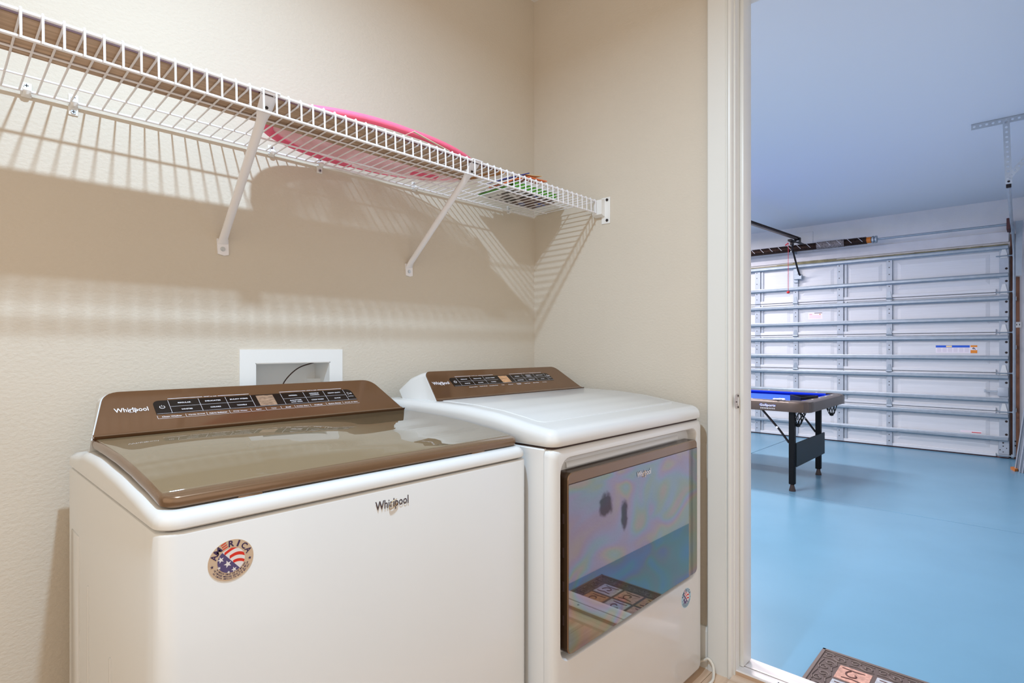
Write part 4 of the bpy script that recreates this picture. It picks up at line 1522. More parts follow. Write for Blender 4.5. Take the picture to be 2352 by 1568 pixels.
sheet('folder', [(1.345, zd + 0.0190), (1.395, zd + 0.0440), (1.470, zd + 0.0690), (1.520, zd + 0.0715), (1.570, zd + 0.0750)], 1.302, 1.375, 0.003, 'folder', 'orange card folder bent over the magazine stack in the shelf corner', 'folder')
sheet('loose_sheet', [(1.455, zd + 0.0750), (1.500, zd + 0.0800), (1.548, zd + 0.0890)], 1.306, 1.37, 0.001, 'yellowpaper', 'pale yellow sheet sticking up above the orange folder', 'paper sheet')
sheet('slim_book', [(1.318, zd + 0.0240), (1.478, zd + 0.0850)], 1.306, 1.365, 0.0035, 'navybook', 'slim dark blue book leaning up the left side of the magazine stack', 'book')


# ------------------------------------------------------------------ sectional garage door
gd = empty('door_2', (6.08, 0.7, GZ), kind='structure')
tag(gd, 'white sectional garage door seen from inside with galvanised struts')
XD = 6.085
Y0, Y1 = -1.275, 2.75
zs_ = [-0.133, 0.347, 0.750, 1.175, 1.596, 2.082]
stile_y = [-0.231, 0.276, 0.786, 1.262, 1.77, 2.28]
strut_z = [[0.0595, 0.298], [0.464, 0.706], [0.906, 1.120], [1.317, 1.534], [1.772, 2.057]]
edges_y = [-1.20] + stile_y + [2.68]


def section_mesh(k):
    b = MB()
    za, zb = zs_[k] + 0.003, zs_[k + 1] - 0.002
    b.box((XD, Y0, za), (XD + 0.035, Y1, zb))
    b.bm.faces.ensure_lookup_table()
    # front skin with pressed rectangles between the stiles
    for i in range(len(edges_y) - 1):
        a, c = edges_y[i] + 0.075, edges_y[i + 1] - 0.075
        z0, z1 = za + 0.085, zb - 0.075
        dp = 0.010
        i_ = 0.035
        f0 = [(XD - 0.0005, a, z0), (XD - 0.0005, c, z0), (XD - 0.0005, c, z1), (XD - 0.0005, a, z1)]
        f1 = [(XD - dp, a + i_, z0 + i_), (XD - dp, c - i_, z0 + i_), (XD - dp, c - i_, z1 - i_), (XD - dp, a + i_, z1 - i_)]
        A = [b.v(*p) for p in f0]
        B = [b.v(*p) for p in f1]
        for j in range(4):
            b.face([A[j], A[(j + 1) % 4], B[(j + 1) % 4], B[j]])
        b.face(B)
        b.face(A, True)
    # folded lips along the joints
    b.box((XD - 0.022, Y0 + 0.10, za), (XD, Y1, za + 0.034), bevel=0.003, seg=1)
    b.box((XD - 0.012, Y0 + 0.10, zb - 0.022), (XD, Y1, zb), bevel=0.003, seg=1)
    return b


strut_b = None
for k in range(5):
    sec = section_mesh(k).build('section', 'doorwhite', gd, smooth=0)
    za, zb = zs_[k] + 0.003, zs_[k + 1] - 0.002
    # stiles with punched holes
    for j, yy in enumerate(stile_y):
        wide = j in (1, 3, 5)
        hw = 0.034 if wide else 0.028
        b = MB()
        b.mi = 0
        b.box((XD - 0.030, yy - hw, za + 0.004), (XD - 0.0005, yy + hw, zb - 0.004))
        if wide:
            b.box((XD - 0.020, yy - hw - 0.036, za + 0.02), (XD - 0.0005, yy - hw - 0.012, zb - 0.02))
        b.mi = 1
        for zz in (za + 0.06, za + 0.13, (za + zb) / 2 + 0.03, zb - 0.13, zb - 0.06):
            b.disc((XD - 0.0306, yy + (0.010 if wide else 0.0), zz), (0, 1, 0), (0, 0, 1), 0.006, n=8)
        b.build('stile', ('galvl', 'hole'), sec, smooth=0, recalc=False)
    b = MB()
    b.mi = 0
    b.box((XD - 0.032, Y0, za + 0.002), (XD - 0.0005, Y0 + 0.075, zb - 0.002))
    b.mi = 1
    for zz in (za + 0.11, (za + zb) / 2, zb - 0.10):
        b.disc((XD - 0.0325, Y0 + 0.018, zz), (0, 1, 0), (0, 0, 1), 0.012, n=10)
    b.build('end_stile', ('galvl', 'hole'), sec, smooth=0, recalc=False)
    # struts: hat profile
    for zz in strut_z[k]:
        b = MB()
        b.prism([(XD - 0.031, zz + 0.026), (XD - 0.034, zz + 0.026), (XD - 0.036, zz + 0.019), (XD - 0.062, zz + 0.017), (XD - 0.065, zz + 0.012), (XD - 0.065, zz - 0.010),
                 (XD - 0.062, zz - 0.015), (XD - 0.036, zz - 0.017), (XD - 0.034, zz - 0.024), (XD - 0.031, zz - 0.024)], 1, Y0 + 0.004, Y1)
        b.build('strut', 'galv', sec, smooth=0)
    # hinges on the joints and rollers at the end
    if k < 4:
        for j, yy in enumerate(stile_y):
            if j in (1, 3, 5):
                continue
            b = MB()
            b.prism([(yy - 0.024, zb - 0.02), (yy + 0.024, zb - 0.02), (yy + 0.024, zb + 0.01), (yy + 0.010, zb + 0.075), (yy - 0.010, zb + 0.075), (yy - 0.024, zb + 0.01)], 0, XD - 0.036, XD - 0.0302)
            b.cyl((XD - 0.040, yy - 0.03, zb - 0.005), (XD - 0.040, yy + 0.03, zb - 0.005), 0.009, 8)
            b.box((XD - 0.036, yy - 0.018, zb - 0.06), (XD - 0.0302, yy + 0.018, zb - 0.018))
            b.build('hinge', 'galv', sec, smooth=30)
    b = MB()
    zr = zb if k < 4 else zb - 0.11
    b.prism([(Y0 + 0.010, zr - 0.02), (Y0 + 0.066, zr - 0.02), (Y0 + 0.066, zr + 0.01), (Y0 + 0.05, zr + 0.085), (Y0 + 0.026, zr + 0.085), (Y0 + 0.010, zr + 0.01)], 0, XD - 0.042, XD - 0.033)
    b.build('roller_bracket', 'bracket', sec, smooth=30)
    b = MB()
    b.cyl((XD - 0.05, Y0 + 0.10, zr), (XD - 0.05, Y0 - 0.045, zr), 0.006, 8)
    b.cyl((XD - 0.05, Y0 - 0.028, zr), (XD - 0.05, Y0 - 0.045, zr), 0.020, 12)
    b.build('roller', 'galv', sec, smooth=30)
    if k == 0:
        b = MB()
        b.mi = 0
        b.box((XD - 0.036, Y0 - 0.004, za + 0.03), (XD - 0.033, Y0 + 0.082, za + 0.175), bevel=0.003, seg=1)
        b.mi = 1
        for (dy_, dz_, r_) in ((0.045, 0.15, 0.008), (0.045, 0.115, 0.006), (0.018, 0.095, 0.005), (0.070, 0.075, 0.006), (0.045, 0.055, 0.005)):
            b.disc((XD - 0.0365, Y0 - 0.002 + dy_, za + dz_), (0, 1, 0), (0, 0, 1), r_, n=8)
        b.build('bottom_bracket', ('galvl', 'hole'), sec, smooth=0, recalc=False)
        b = MB()
        b.cyl((XD - 0.05, Y0 + 0.09, za + 0.02), (XD - 0.05, Y0 - 0.04, za + 0.02), 0.007, 8)
        b.cyl((XD - 0.05, Y0 - 0.02, za + 0.02), (XD - 0.05, Y0 - 0.04, za + 0.02), 0.021, 12)
        b.build('roller', 'galv', sec, smooth=30)
        b = MB(); b.box((XD - 0.005, Y0, GZ), (XD + 0.03, Y1, za)); b.build('bottom_seal', 'rust', sec, smooth=0)
        # small printed label with a red bar near the foot
        b = MB(); b.box((XD - 0.0112, -1.06, 0.093), (XD - 0.0100, -0.88, 0.118)); lb = b.build('printed_label', 'label', sec, smooth=0)
        b = MB(); b.box((XD - 0.0118, -1.055, 0.098), (XD - 0.0112, -0.975, 0.106)); b.build('label_bar', 'labelred', sec, smooth=0)
        b = MB()
        for i in range(14):
            b.box((XD - 0.0118, -0.972 + i * 0.0062, 0.110 - 0.006 * (i % 2)), (XD - 0.0112, -0.972 + i * 0.0062 + 0.0045, 0.113 - 0.006 * (i % 2)))
        b.build('label_lettering', 'labelpink', sec, smooth=0)
    if k == 1:
        # sliding lock on the end of the second section
        b = MB(); b.box((XD - 0.052, Y0 + 0.002, 0.475 + 0.03), (XD - 0.033, Y0 + 0.088, 0.475 + 0.125), bevel=0.004); b.build('slide_lock', 'galvl', sec)
        b = MB(); b.box((XD - 0.050, Y0 + 0.088, 0.475 + 0.070), (XD - 0.042, Y0 + 0.19, 0.475 + 0.090), bevel=0.002, seg=1); b.box((XD - 0.053, Y0 + 0.18, 0.475 + 0.065), (XD - 0.040, Y0 + 0.195, 0.475 + 0.097)); b.build('lock_bolt', 'galvl', sec)
    if k == 2:
        # wide warning label: blue head, cream tag, orange side with a figure
        ly0, ly1, lz0, lz1 = -1.022, -0.665, 0.955, 1.040
        X_ = XD - 0.0112
        b = MB(); b.box((X_, ly0, lz0), (X_ + 0.001, ly1, lz1)); b.build('warning_label', 'label', sec, smooth=0)
        b = MB(); b.box((X_ - 0.0006, ly0 + 0.062, lz1 - 0.024), (X_, ly1, lz1)); b.build('label_head', 'labelblue', sec, smooth=0)
        b = MB(); b.box((X_ - 0.001, ly0 + 0.215, lz1 - 0.021), (X_ - 0.0006, ly0 + 0.265, lz1 - 0.003)); b.build('label_tag', 'labelcream', sec, smooth=0)
        b = MB(); b.box((X_ - 0.0006, ly0, lz0), (X_, ly0 + 0.056, lz0 + 0.033)); b.box((X_ - 0.0006, ly0, lz1 - 0.020), (X_, ly0 + 0.056, lz1)); b.build('label_side', 'labelorange', sec, smooth=0)
        b = MB(); b.tube([(X_ - 0.0008, ly0 + 0.038, lz0 + 0.045), (X_ - 0.0008, ly0 + 0.036, lz0 + 0.057), (X_ - 0.0008, ly0 + 0.028, lz0 + 0.058), (X_ - 0.0008, ly0 + 0.022, lz0 + 0.048), (X_ - 0.0008, ly0 + 0.014, lz0 + 0.040)], 0.003, 6)
        b.tube([(X_ - 0.0008, ly0 + 0.03, lz0 + 0.055), (X_ - 0.0008, ly0 + 0.03, lz0 + 0.040)], 0.002, 6)
        b.build('label_figure', 'hole', sec)
        b = MB()
        for c_ in range(6):
            for r_ in range(6):
                b.box((X_ - 0.0006, ly1 - 0.012 - c_ * 0.048, lz1 - 0.032 - r_ * 0.008), (X_, ly1 - 0.012 - c_ * 0.048 - 0.036, lz1 - 0.029 - r_ * 0.008))
        b.build('label_lettering', 'labelgrey', sec, smooth=0)
    if k == 3:
        # small safety label between two stiles
        ly0, ly1, lz0, lz1 = 0.475, 0.640, 1.375, 1.460
        X_ = XD - 0.0112
        b = MB(); b.box((X_, ly0, lz0), (X_ + 0.001, ly1, lz1)); b.build('safety_label', 'label', sec, smooth=0)
        b = MB(); b.box((X_ - 0.0006, ly0 + 0.005, lz1 - 0.012), (X_, ly0 + 0.095, lz1 - 0.004)); b.build('label_head', 'pagedark', sec, smooth=0)
        b = MB(); b.box((X_ - 0.0006, ly1 - 0.045, lz1 - 0.03), (X_, ly1 - 0.012, lz1 - 0.016))
        for r_ in range(4):
            b.box((X_ - 0.0006, ly0 + 0.02, lz1 - 0.040 - r_ * 0.010), (X_, ly1 - 0.012, lz1 - 0.037 - r_ * 0.010))
        b.build('label_lettering', 'labelpink', sec, smooth=0)
        b = MB(); b.poly((X_ - 0.0006, ly0 + 0.030, lz1 - 0.025), (0, 1, 0), (0, 0, 1), [(-0.009, 0), (0, 0.009), (0.009, 0), (0, -0.009)]); b.build('label_mark', 'labelorange', sec, smooth=0)

# ------------------------------------------------------------------ torsion spring over the door
XS = 5.93
ZS = 2.277
sp_ = empty('torsion_spring', (XS, 0.0, ZS), 'dark torsion spring on its steel shaft above the garage door', 'spring')
b = MB(); b.cyl((XS, -1.275, ZS), (XS, 2.6, ZS), 0.0125, 12); b.build('shaft', 'galv', sp_)
b = MB()
pts = []
turns = 110
ya, yb = 1.50, -0.030
for i in range(turns * 10 + 1):
    a = 2 * PI * i / 10
    pts.append((XS + 0.037 * math.cos(a), ya + (yb - ya) * i / (turns * 10), ZS + 0.037 * math.sin(a)))
b.tube(pts, 0.0076, 5)
b.build('coil', 'spring', sp_, smooth=80)
b = MB()
for i in range(13):
    yy = 1.40 - i * 0.112
    b.tube([(XS + 0.0455 * math.cos(a), yy - 0.010 * k, ZS + 0.0455 * math.sin(a)) for k, a in enumerate([2.3, 2.55, 2.8, 3.05, 3.3, 3.55])], 0.0026, 5)
b.build('painted_mark', 'springpaint', sp_)
b = MB()
n = 20
for i in range(6):
    pass
b.tube([(XS, 0.50, ZS), (XS, 0.20, ZS)], 0.0462, 18, caps=False)
b.build('paper_tag', 'springtag', sp_)
b = MB(); b.cyl((XS, -0.030, ZS), (XS, -0.075, ZS), 0.036, 16); b.cyl((XS, 1.50, ZS), (XS, 1.55, ZS), 0.036, 16); b.build('winding_cone', 'orange', sp_, smooth=30)
b = MB()
for yy in (-0.085, -0.115):
    b.cyl((XS, yy, ZS), (XS, yy - 0.018, ZS), 0.042, 12)
b.cyl((XS, -0.075, ZS), (XS, -0.13, ZS), 0.024, 12)
b.build('cone_collar', 'galv', sp_, smooth=30)
b = MB(); b.box((XS - 0.03, -1.290, ZS - 0.055), (XG, -1.262, ZS + 0.06), bevel=0.003, seg=1); b.build('end_bearing', 'rust', sp_)
b = MB(); b.box((XS - 0.03, 0.79, ZS - 0.05), (XG - 0.0005, 0.80, ZS + 0.05)); b.build('centre_bearing', 'galv', sp_)

# ------------------------------------------------------------------ opener: rail, trolley, arm; pull cord
op = empty('door_opener', (4.2, 0.72, 2.30), 'brown garage door opener rail with a trolley and a black arm down to the door', 'door opener')
r0, r1 = Vector((2.4, 0.735, 2.262)), Vector((5.90, 0.715, 2.382))
d = (r1 - r0).normalized()
sd = Vector((0, 1, 0))
up_ = d.cross(sd) * -1
b = MB()
b.obox((r0 + r1) / 2, d * ((r1 - r0).length / 2), sd * 0.018, up_ * 0.005)
b.obox((r0 + r1) / 2 - up_ * 0.012, d * ((r1 - r0).length / 2), sd * 0.006, up_ * 0.012)
b.obox((r0 + r1) / 2 - up_ * 0.026, d * ((r1 - r0).length / 2), sd * 0.018, up_ * 0.003)
b.build('rail', 'opener', op, smooth=0)
b = MB(); b.box((5.86, 0.69, 2.345), (XG - 0.008, 0.74, 2.350)); b.box((5.86, 0.685, 2.345), (5.93, 0.69, 2.40)); b.box((5.86, 0.740, 2.345), (5.93, 0.745, 2.40)); b.cyl((5.895, 0.68, 2.385), (5.895, 0.752, 2.385), 0.018, 12)
b.build('wall_bracket', 'blackmetal', op, smooth=30)
b = MB(); b.box((5.60, 0.695, 2.320), (5.78, 0.745, 2.345), bevel=0.006); b.box((5.66, 0.705, 2.28), (5.72, 0.735, 2.322), bevel=0.004); b.build('trolley', 'blackmetal', op)
b = MB()
b.tube([(5.69, 0.72, 2.30), (5.72, 0.72, 2.22), (5.93, 0.72, 1.99), (6.02, 0.72, 1.93)], 0.011, 8, ry=0.006)
b.build('arm', 'blackmetal', op)
b = MB(); b.box((6.005, 0.70, 1.89), (XD - 0.031, 0.795, 1.95), bevel=0.003, seg=1); b.box((6.035, 0.752, 1.85), (XD - 0.0305, 0.80, 2.03), bevel=0.002, seg=1); b.build('door_bracket', 'galv', op)
b = MB()
b.tube([(5.665, 0.755, 2.305), (5.665, 0.756, 1.72)], 0.0028, 6)
rc_ = None
b.tube([(5.665, 0.755, 2.31), (5.665, 0.790, 2.285)], 0.008, 6)
pc_ = empty('release_cord', (5.665, 0.755, 1.70), 'thin red release cord with a red knob hanging from the opener trolley', 'cord')
b.build('cord', 'redcord', pc_)
b = MB(); b.sphere((5.665, 0.756, 1.70), 0.020, 10, (1, 1, 0.8)); b.build('knob', 'labelred', pc_, smooth=80)

# ------------------------------------------------------------------ door track and its perforated hangers
tk = empty('door_track', (6.03, -1.32, GZ), 'galvanised door track running up the right edge of the garage door', 'track')


def chan(b, pts, w_, h_):
    b.tube(pts, w_, 6, ry=h_)


b = MB()
pts = [(6.035, -1.318, GZ + 0.03), (6.035, -1.318, 1.95)]
for k in range(1, 7):
    a = PI / 2 * k / 6
    pts.append((6.035 - 0.30 * (1 - math.cos(a)), -1.318 + 0.002 * k, 1.95 + 0.30 * math.sin(a)))
pts.append((3.85, -1.337, 2.235))
b.tube(pts, 0.013, 8, ry=0.024)
b.build('track_channel', 'galv', tk, smooth=30)
b = MB()
b.prism([(-1.330, 1.75), (-1.375, 1.75), (-1.385, 2.31), (-1.330, 2.31)], 0, 5.98, 5.985)
b.build('flag_bracket', 'galv', tk, smooth=0)
b = MB(); b.box((3.83, -1.352, 2.205), (3.86, -1.322, 2.268), bevel=0.003, seg=1); b.build('track_stop', 'blackmetal', tk)
for zz in (0.35, 1.0, 1.5):
    b = MB(); b.box((6.02, -1.335, zz), (XG - 0.02, -1.330, zz + 0.04)); b.build('track_bracket', 'galv', tk, smooth=0)
b = MB(); b.box((6.005, -1.334, 0.045), (6.05, -1.325, 0.056)); b.box((6.005, -1.334, 0.0), (6.05, -1.325, 0.011)); b.build('track_clamp', 'black', tk, smooth=0)


def perforated(b, p0, p1, wdir, width, pitch=0.032, rad=0.008, flange=None):
    """strip from p0 to p1 with round holes, thickness by solidify later"""
    p0, p1, wd_ = Vector(p0), Vector(p1), Vector(wdir).normalized()
    d = (p1 - p0)
    n = max(1, int(d.length / pitch))
    d.normalize()
    st = (p1 - p0).length / n
    for i in range(n):
        c = p0 + d * (st * (i + 0.5))
        hole = [b.v(c + d * (rad * math.cos(PI / 4 * k + PI / 8)) + wd_ * (rad * math.sin(PI / 4 * k + PI / 8))) for k in range(8)]
        hs, hw_ = st / 2, width / 2
        sq = [(hs, hw_ * 0.4), (hs * 0.4, hw_), (-hs * 0.4, hw_), (-hs, hw_ * 0.4), (-hs, -hw_ * 0.4), (-hs * 0.4, -hw_), (hs * 0.4, -hw_), (hs, -hw_ * 0.4)]
        cor = {0: (hs, hw_), 2: (-hs, hw_), 4: (-hs, -hw_), 6: (hs, -hw_)}
        ov = [b.v(c + d * u + wd_ * v_) for u, v_ in sq]
        for k in range(8):
            j = (k + 1) % 8
            b.face([hole[k], ov[k], ov[j], hole[j]])
            if k in cor:
                u, v_ = cor[k]
                b.face([ov[k], b.v(c + d * u + wd_ * v_), ov[j]])


pa = empty('perforated_hanger', (3.35, -1.33, GC), 'perforated steel angle hanger holding the track from the garage ceiling', 'bracket')
xh = 3.33
b = MB()
perforated(b, (xh, -1.155, GC - 0.022), (xh, -1.62, GC - 0.022), (0, 0, 1), 0.040)
bmesh.ops.remove_doubles(b.bm, verts=b.bm.verts[:], dist=0.0003)
b.solid(0.002)
b.box((xh, -1.155, GC - 0.003), (xh + 0.04, -1.62, GC - 0.0002))
b.build('ceiling_angle', 'galvl', pa, smooth=0)
b = MB()
perforated(b, (xh - 0.004, -1.338, GC - 0.02), (xh - 0.004, -1.352, 2.12), (0, 1, 0), 0.036)
bmesh.ops.remove_doubles(b.bm, verts=b.bm.verts[:], dist=0.0003)
b.solid(0.002)
b.build('drop_strap', 'galvl', pa, smooth=0)
b = MB()
perforated(b, (xh - 0.008, -1.352, 2.165), (xh - 0.008, -1.62, 2.50), (0, 1, 0.8), 0.034)
bmesh.ops.remove_doubles(b.bm, verts=b.bm.verts[:], dist=0.0003)
b.solid(0.002)
b.build('diagonal_strap', 'galvl', pa, smooth=0)
b = MB(); b.cyl((xh - 0.014, -1.348, 2.155), (xh + 0.02, -1.348, 2.155), 0.007, 8); b.build('bolt', 'screw', pa)

# outlet on the garage front wall
go = empty('power_outlet', (XG - 0.02, -1.345, 1.25), 'small white power outlet on the wood beside the garage door track', 'outlet')
b = MB(); b.box((XG - 0.026, -1.372, 1.222), (XG - 0.0205, -1.322, 1.282), bevel=0.003); b.build('cover_plate', 'plastic', go)
b = MB()
for dy_ in (-0.011, 0.011):
    b.box((XG - 0.0275, -1.347 + dy_ - 0.003, 1.245), (XG - 0.0262, -1.347 + dy_ + 0.003, 1.262))
b.build('socket_slot', 'hole', go, smooth=0)

# corrugated storm shutters leaning on the garage side wall
lean = math.radians(6.4)


def shutter(x, y, w_, h_, label):
    b = MB()
    prof = []
    n = 5
    for i in range(n):
        u0 = w_ * i / n
        st = w_ / n
        prof += [(u0, 0.0), (u0 + st * 0.30, 0.0), (u0 + st * 0.42, 0.018), (u0 + st * 0.85, 0.018), (u0 + st * 0.97, 0.0)]
    prof.append((w_, 0.0))
    lo, hi = [], []
    for u, dd in prof:
        lo.append(b.v(x + dd, y - u, GZ + 0.001))
        hi.append(b.v(x + dd + 0.02, y - u - math.tan(lean) * h_, GZ + h_))
    for i in range(len(prof) - 1):
        b.face([lo[i], lo[i + 1], hi[i + 1], hi[i]])
    b.solid(0.0015)
    return tag(b.build('storm_shutter', 'shutter', loc=(x, y, GZ), smooth=0), label, 'shutter panel', 'storm shutters by the garage door')


shutter(5.25, -1.366, 0.11, 1.60, 'corrugated steel shutter panel nearest the camera, leaning by the garage door')
shutter(5.36, -1.333, 0.15, 1.55, 'second corrugated steel shutter panel from the front, leaning by the garage door')
shutter(5.44, -1.345, 0.14, 1.50, 'rearmost corrugated steel shutter panel, leaning behind two others')
b = MB(); b.prism([(5.30, -1.338), (5.42, -1.305), (5.45, -1.33), (5.34, -1.36)], 2, GZ, GZ + 0.022)
tag(b.build('wedge_scrap', 'orange', loc=(5.36, -1.33, GZ), smooth=0), 'small orange scrap on the blue floor at the foot of the shutter panels', 'scrap')

# ------------------------------------------------------------------ pool table
tx0, tx1 = 3.075, 4.26
ty0, ty1 = -0.185, 1.66
ZT = 0.584
ZA = 0.497
ptb = empty('pool_table', (3.1, -0.05, GZ), 'folding pool table with bronze rails, blue felt and black legs in the garage', 'pool table')
b = MB(); b.box((tx0 + 0.07, ty0 + 0.07, ZT - 0.055), (tx1 - 0.07, ty1 - 0.07, ZT - 0.035)); b.build('bed', 'clothl', ptb, smooth=0)
rail = [(0.0, ZA), (0.0, ZT - 0.030), (0.006, ZT - 0.012), (0.020, ZT - 0.002), (0.04, ZT), (0.080, ZT), (0.086, ZT - 0.006), (0.086, ZA)]
cz = 0.15
b = MB(); b.prism([(tx0 + p[0], p[1]) for p in rail], 1, ty0 + cz, ty1 - cz); b.build('side_rail', 'tablebrown', ptb, smooth=30)
b = MB(); b.prism([(tx1 - p[0], p[1]) for p in rail], 1, ty0 + cz, ty1 - cz); b.build('side_rail', 'tablebrown', ptb, smooth=30)
b = MB(); b.prism([(ty0 + p[0], p[1]) for p in rail], 0, tx0 + cz, tx1 - cz); b.build('end_rail', 'tablebrown', ptb, smooth=30)
b = MB(); b.prism([(ty1 - p[0], p[1]) for p in rail], 0, tx0 + cz, tx1 - cz); b.build('end_rail', 'tablebrown', ptb, smooth=30)
# moulded corners with a pocket opening
for (ix, iy) in ((0, 0), (1, 0), (0, 1), (1, 1)):
    X = lambda d_: (tx0 + d_) if ix == 0 else (tx1 - d_)
    Y = lambda d_: (ty0 + d_) if iy == 0 else (ty1 - d_)
    b = MB()
    ch = 0.075
    outer = [(0.0, cz), (0.0, ch), (0.012, ch * 0.55), (0.030, 0.030), (ch * 0.55, 0.012), (ch, 0.0), (cz, 0.0)]
    inner = [(0.086, cz), (0.088, 0.125), (0.078, 0.098), (0.080, 0.080), (0.098, 0.078), (0.125, 0.088), (cz, 0.086)]
    mid = [(o_[0] + (i_[0] - o_[0]) * 0.35, o_[1] + (i_[1] - o_[1]) * 0.35) for o_, i_ in zip(outer, inner)]
    sh1 = [(o_[0] + (i_[0] - o_[0]) * 0.10, o_[1] + (i_[1] - o_[1]) * 0.10) for o_, i_ in zip(outer, inner)]
    rings = [[b.v(X(p[0]), Y(p[1]), z_) for p in pl_] for pl_, z_ in ((inner, ZA), (outer, ZA), (outer, ZT - 0.028), (sh1, ZT - 0.006), (mid, ZT + 0.001), (inner, ZT + 0.001))]
    for a_ in range(6):
        A, B = rings[a_], rings[(a_ + 1) % 6]
        for k in range(6):
            b.face([A[k], A[k + 1], B[k + 1], B[k]])
    b.face([r[0] for r in rings]); b.face([r[-1] for r in rings])
    cc = b.build('corner_cap', 'tablebrown', ptb, smooth=30)
    b = MB()
    b.cyl((X(0.108), Y(0.108), ZT - 0.002), (X(0.108), Y(0.108), ZA - 0.002), 0.040, 16)
    b.build('pocket', 'black', cc, smooth=30)
    # knotted pocket net under the corner
    b = MB()
    c0 = Vector((X(0.105), Y(0.105), ZA))
    def npos(a, k):
        r_ = 0.058 * (1 - 0.62 * k)
        return c0 + Vector((r_ * math.cos(a) - (0.02 * k if ix == 0 else -0.02 * k), r_ * math.sin(a), -0.105 * k))
    nn = 9
    for dirn in (1, -1):
        for k in range(nn):
            b.tube([npos(2 * PI * k / nn + dirn * 0.9 * q, q) for q in (0, 0.25, 0.5, 0.75, 1.0)], 0.0026, 4)
    b.sphere(c0 + Vector((-0.02 if ix == 0 else 0.02, 0, -0.112)), 0.020, 8, (1, 1, 0.7))
    b.build('pocket_net', 'net', cc, smooth=0)
# cushions
cu = [(0.086, ZT - 0.004), (0.120, ZT - 0.008), (0.122, ZT - 0.014), (0.100, ZT - 0.036), (0.086, ZT - 0.036)]
cc_ = 0.135
for nm, axis, f_, a0, a1 in (('side', 1, lambda d_: tx0 + d_, ty0 + cc_, ty1 - cc_), ('side', 1, lambda d_: tx1 - d_, ty0 + cc_, ty1 - cc_), ('end', 0, lambda d_: ty0 + d_, tx0 + cc_, tx1 - cc_), ('end', 0, lambda d_: ty1 - d_, tx0 + cc_, tx1 - cc_)):
    b = MB(); b.prism([(f_(p[0]), p[1]) for p in cu], axis, a0, a1); b.build('cushion', 'cloth', ptb, smooth=0)
# white sights on the rails
b0 = None
for (x_, y_) in [(tx0 + 0.055, ty0 + 0.24 + 0.22 * i) for i in range(6)] + [(tx1 - 0.055, ty0 + 0.24 + 0.22 * i) for i in range(6)] + [(tx0 + 0.30 + 0.20 * i, ty0 + 0.055) for i in range(4)]:
    if b0 is None:
        b = MB(); b.cyl((x_, y_, ZT - 0.0005), (x_, y_, ZT + 0.0015), 0.009, 10); b0 = b.build('rail_sight', 'plastic', ptb, smooth=30); p0_ = Vector((x_, y_, 0))
    else:
        o = copy_part(b0, ptb); o.location = Vector((x_, y_, 0)) - p0_
# legs
for (lx, ly) in ((3.12, -0.05), (3.90, -0.04), (3.12, 1.45), (3.90, 1.46)):
    b = MB(); b.box((lx - 0.022, ly - 0.022, GZ + 0.055), (lx + 0.022, ly + 0.022, ZA + 0.01), bevel=0.004, seg=1); lg = b.build('leg', 'black', ptb)
    b = MB(); b.tube([(lx, ly, GZ + 0.056), (lx, ly, GZ + 0.042), (lx, ly, GZ + 0.008), (lx, ly, GZ)], [0.014, 0.016, 0.025, 0.025], 14); b.build('leveller_foot', 'tabledark', lg, smooth=40)
    sgn = 1 if ly < 0.5 else -1
    b = MB(); b.tube([(lx + 0.0, ly + sgn * 0.024, 0.243), (lx, ly + sgn * 0.10, 0.345), (lx, ly + sgn * 0.235, ZA)], 0.009, 6); br = b.build('leg_brace', 'blackmetal', lg)
    b = MB(); b.cyl((lx - 0.012, ly + sgn * 0.115, 0.362), (lx + 0.012, ly + sgn * 0.115, 0.362), 0.009, 8); b.build('pivot', 'plastic', lg)
for yy in (-0.080, 1.49):
    b = MB(); b.box((3.132, yy, 0.052), (3.945, yy + 0.012, 0.243)); b.build('leg_panel', 'charcoal', ptb, smooth=0)
b = MB(); b.box((tx0 + 0.04, ty0 + 0.09, ZA + 0.004), (tx1 - 0.04, ty1 - 0.09, ZA + 0.02)); b.build('under_frame', 'black', ptb, smooth=0)
# lettering on the near apron: white words with a dark outline, a row of white dots below
XA = tx0 - 0.0015
sgn_ = Vector((0, -1, 0))
b = MB(); b.text('GoSports', (XA, 0.127, 0.5395), sgn_, (0, 0, 1), width=0.130, height=0.030, bold=0.06); b.build('lettering_outline', 'labelblue', ptb, smooth=0)
b = MB(); b.text('GoSports', (XA - 0.001, 0.127, 0.5395), sgn_, (0, 0, 1), width=0.124, height=0.0245, bold=0.035); b.build('lettering', 'paperw', ptb, smooth=0)
b = MB()
for i, ch in enumerate('BILLIARDS'):
    b.disc((XA, 0.180 - i * 0.0132, 0.516), sgn_, (0, 0, 1), 0.0052, n=10)
b.build('lettering_dots', 'paperw', ptb, smooth=0)
b = MB()
for i, ch in enumerate('BILLIARDS'):
    b.text(ch, (XA - 0.0006, 0.180 - i * 0.0132, 0.516), sgn_, (0, 0, 1), height=0.0065, bold=0.03)
b.build('dot_lettering', 'hole', ptb, smooth=0)

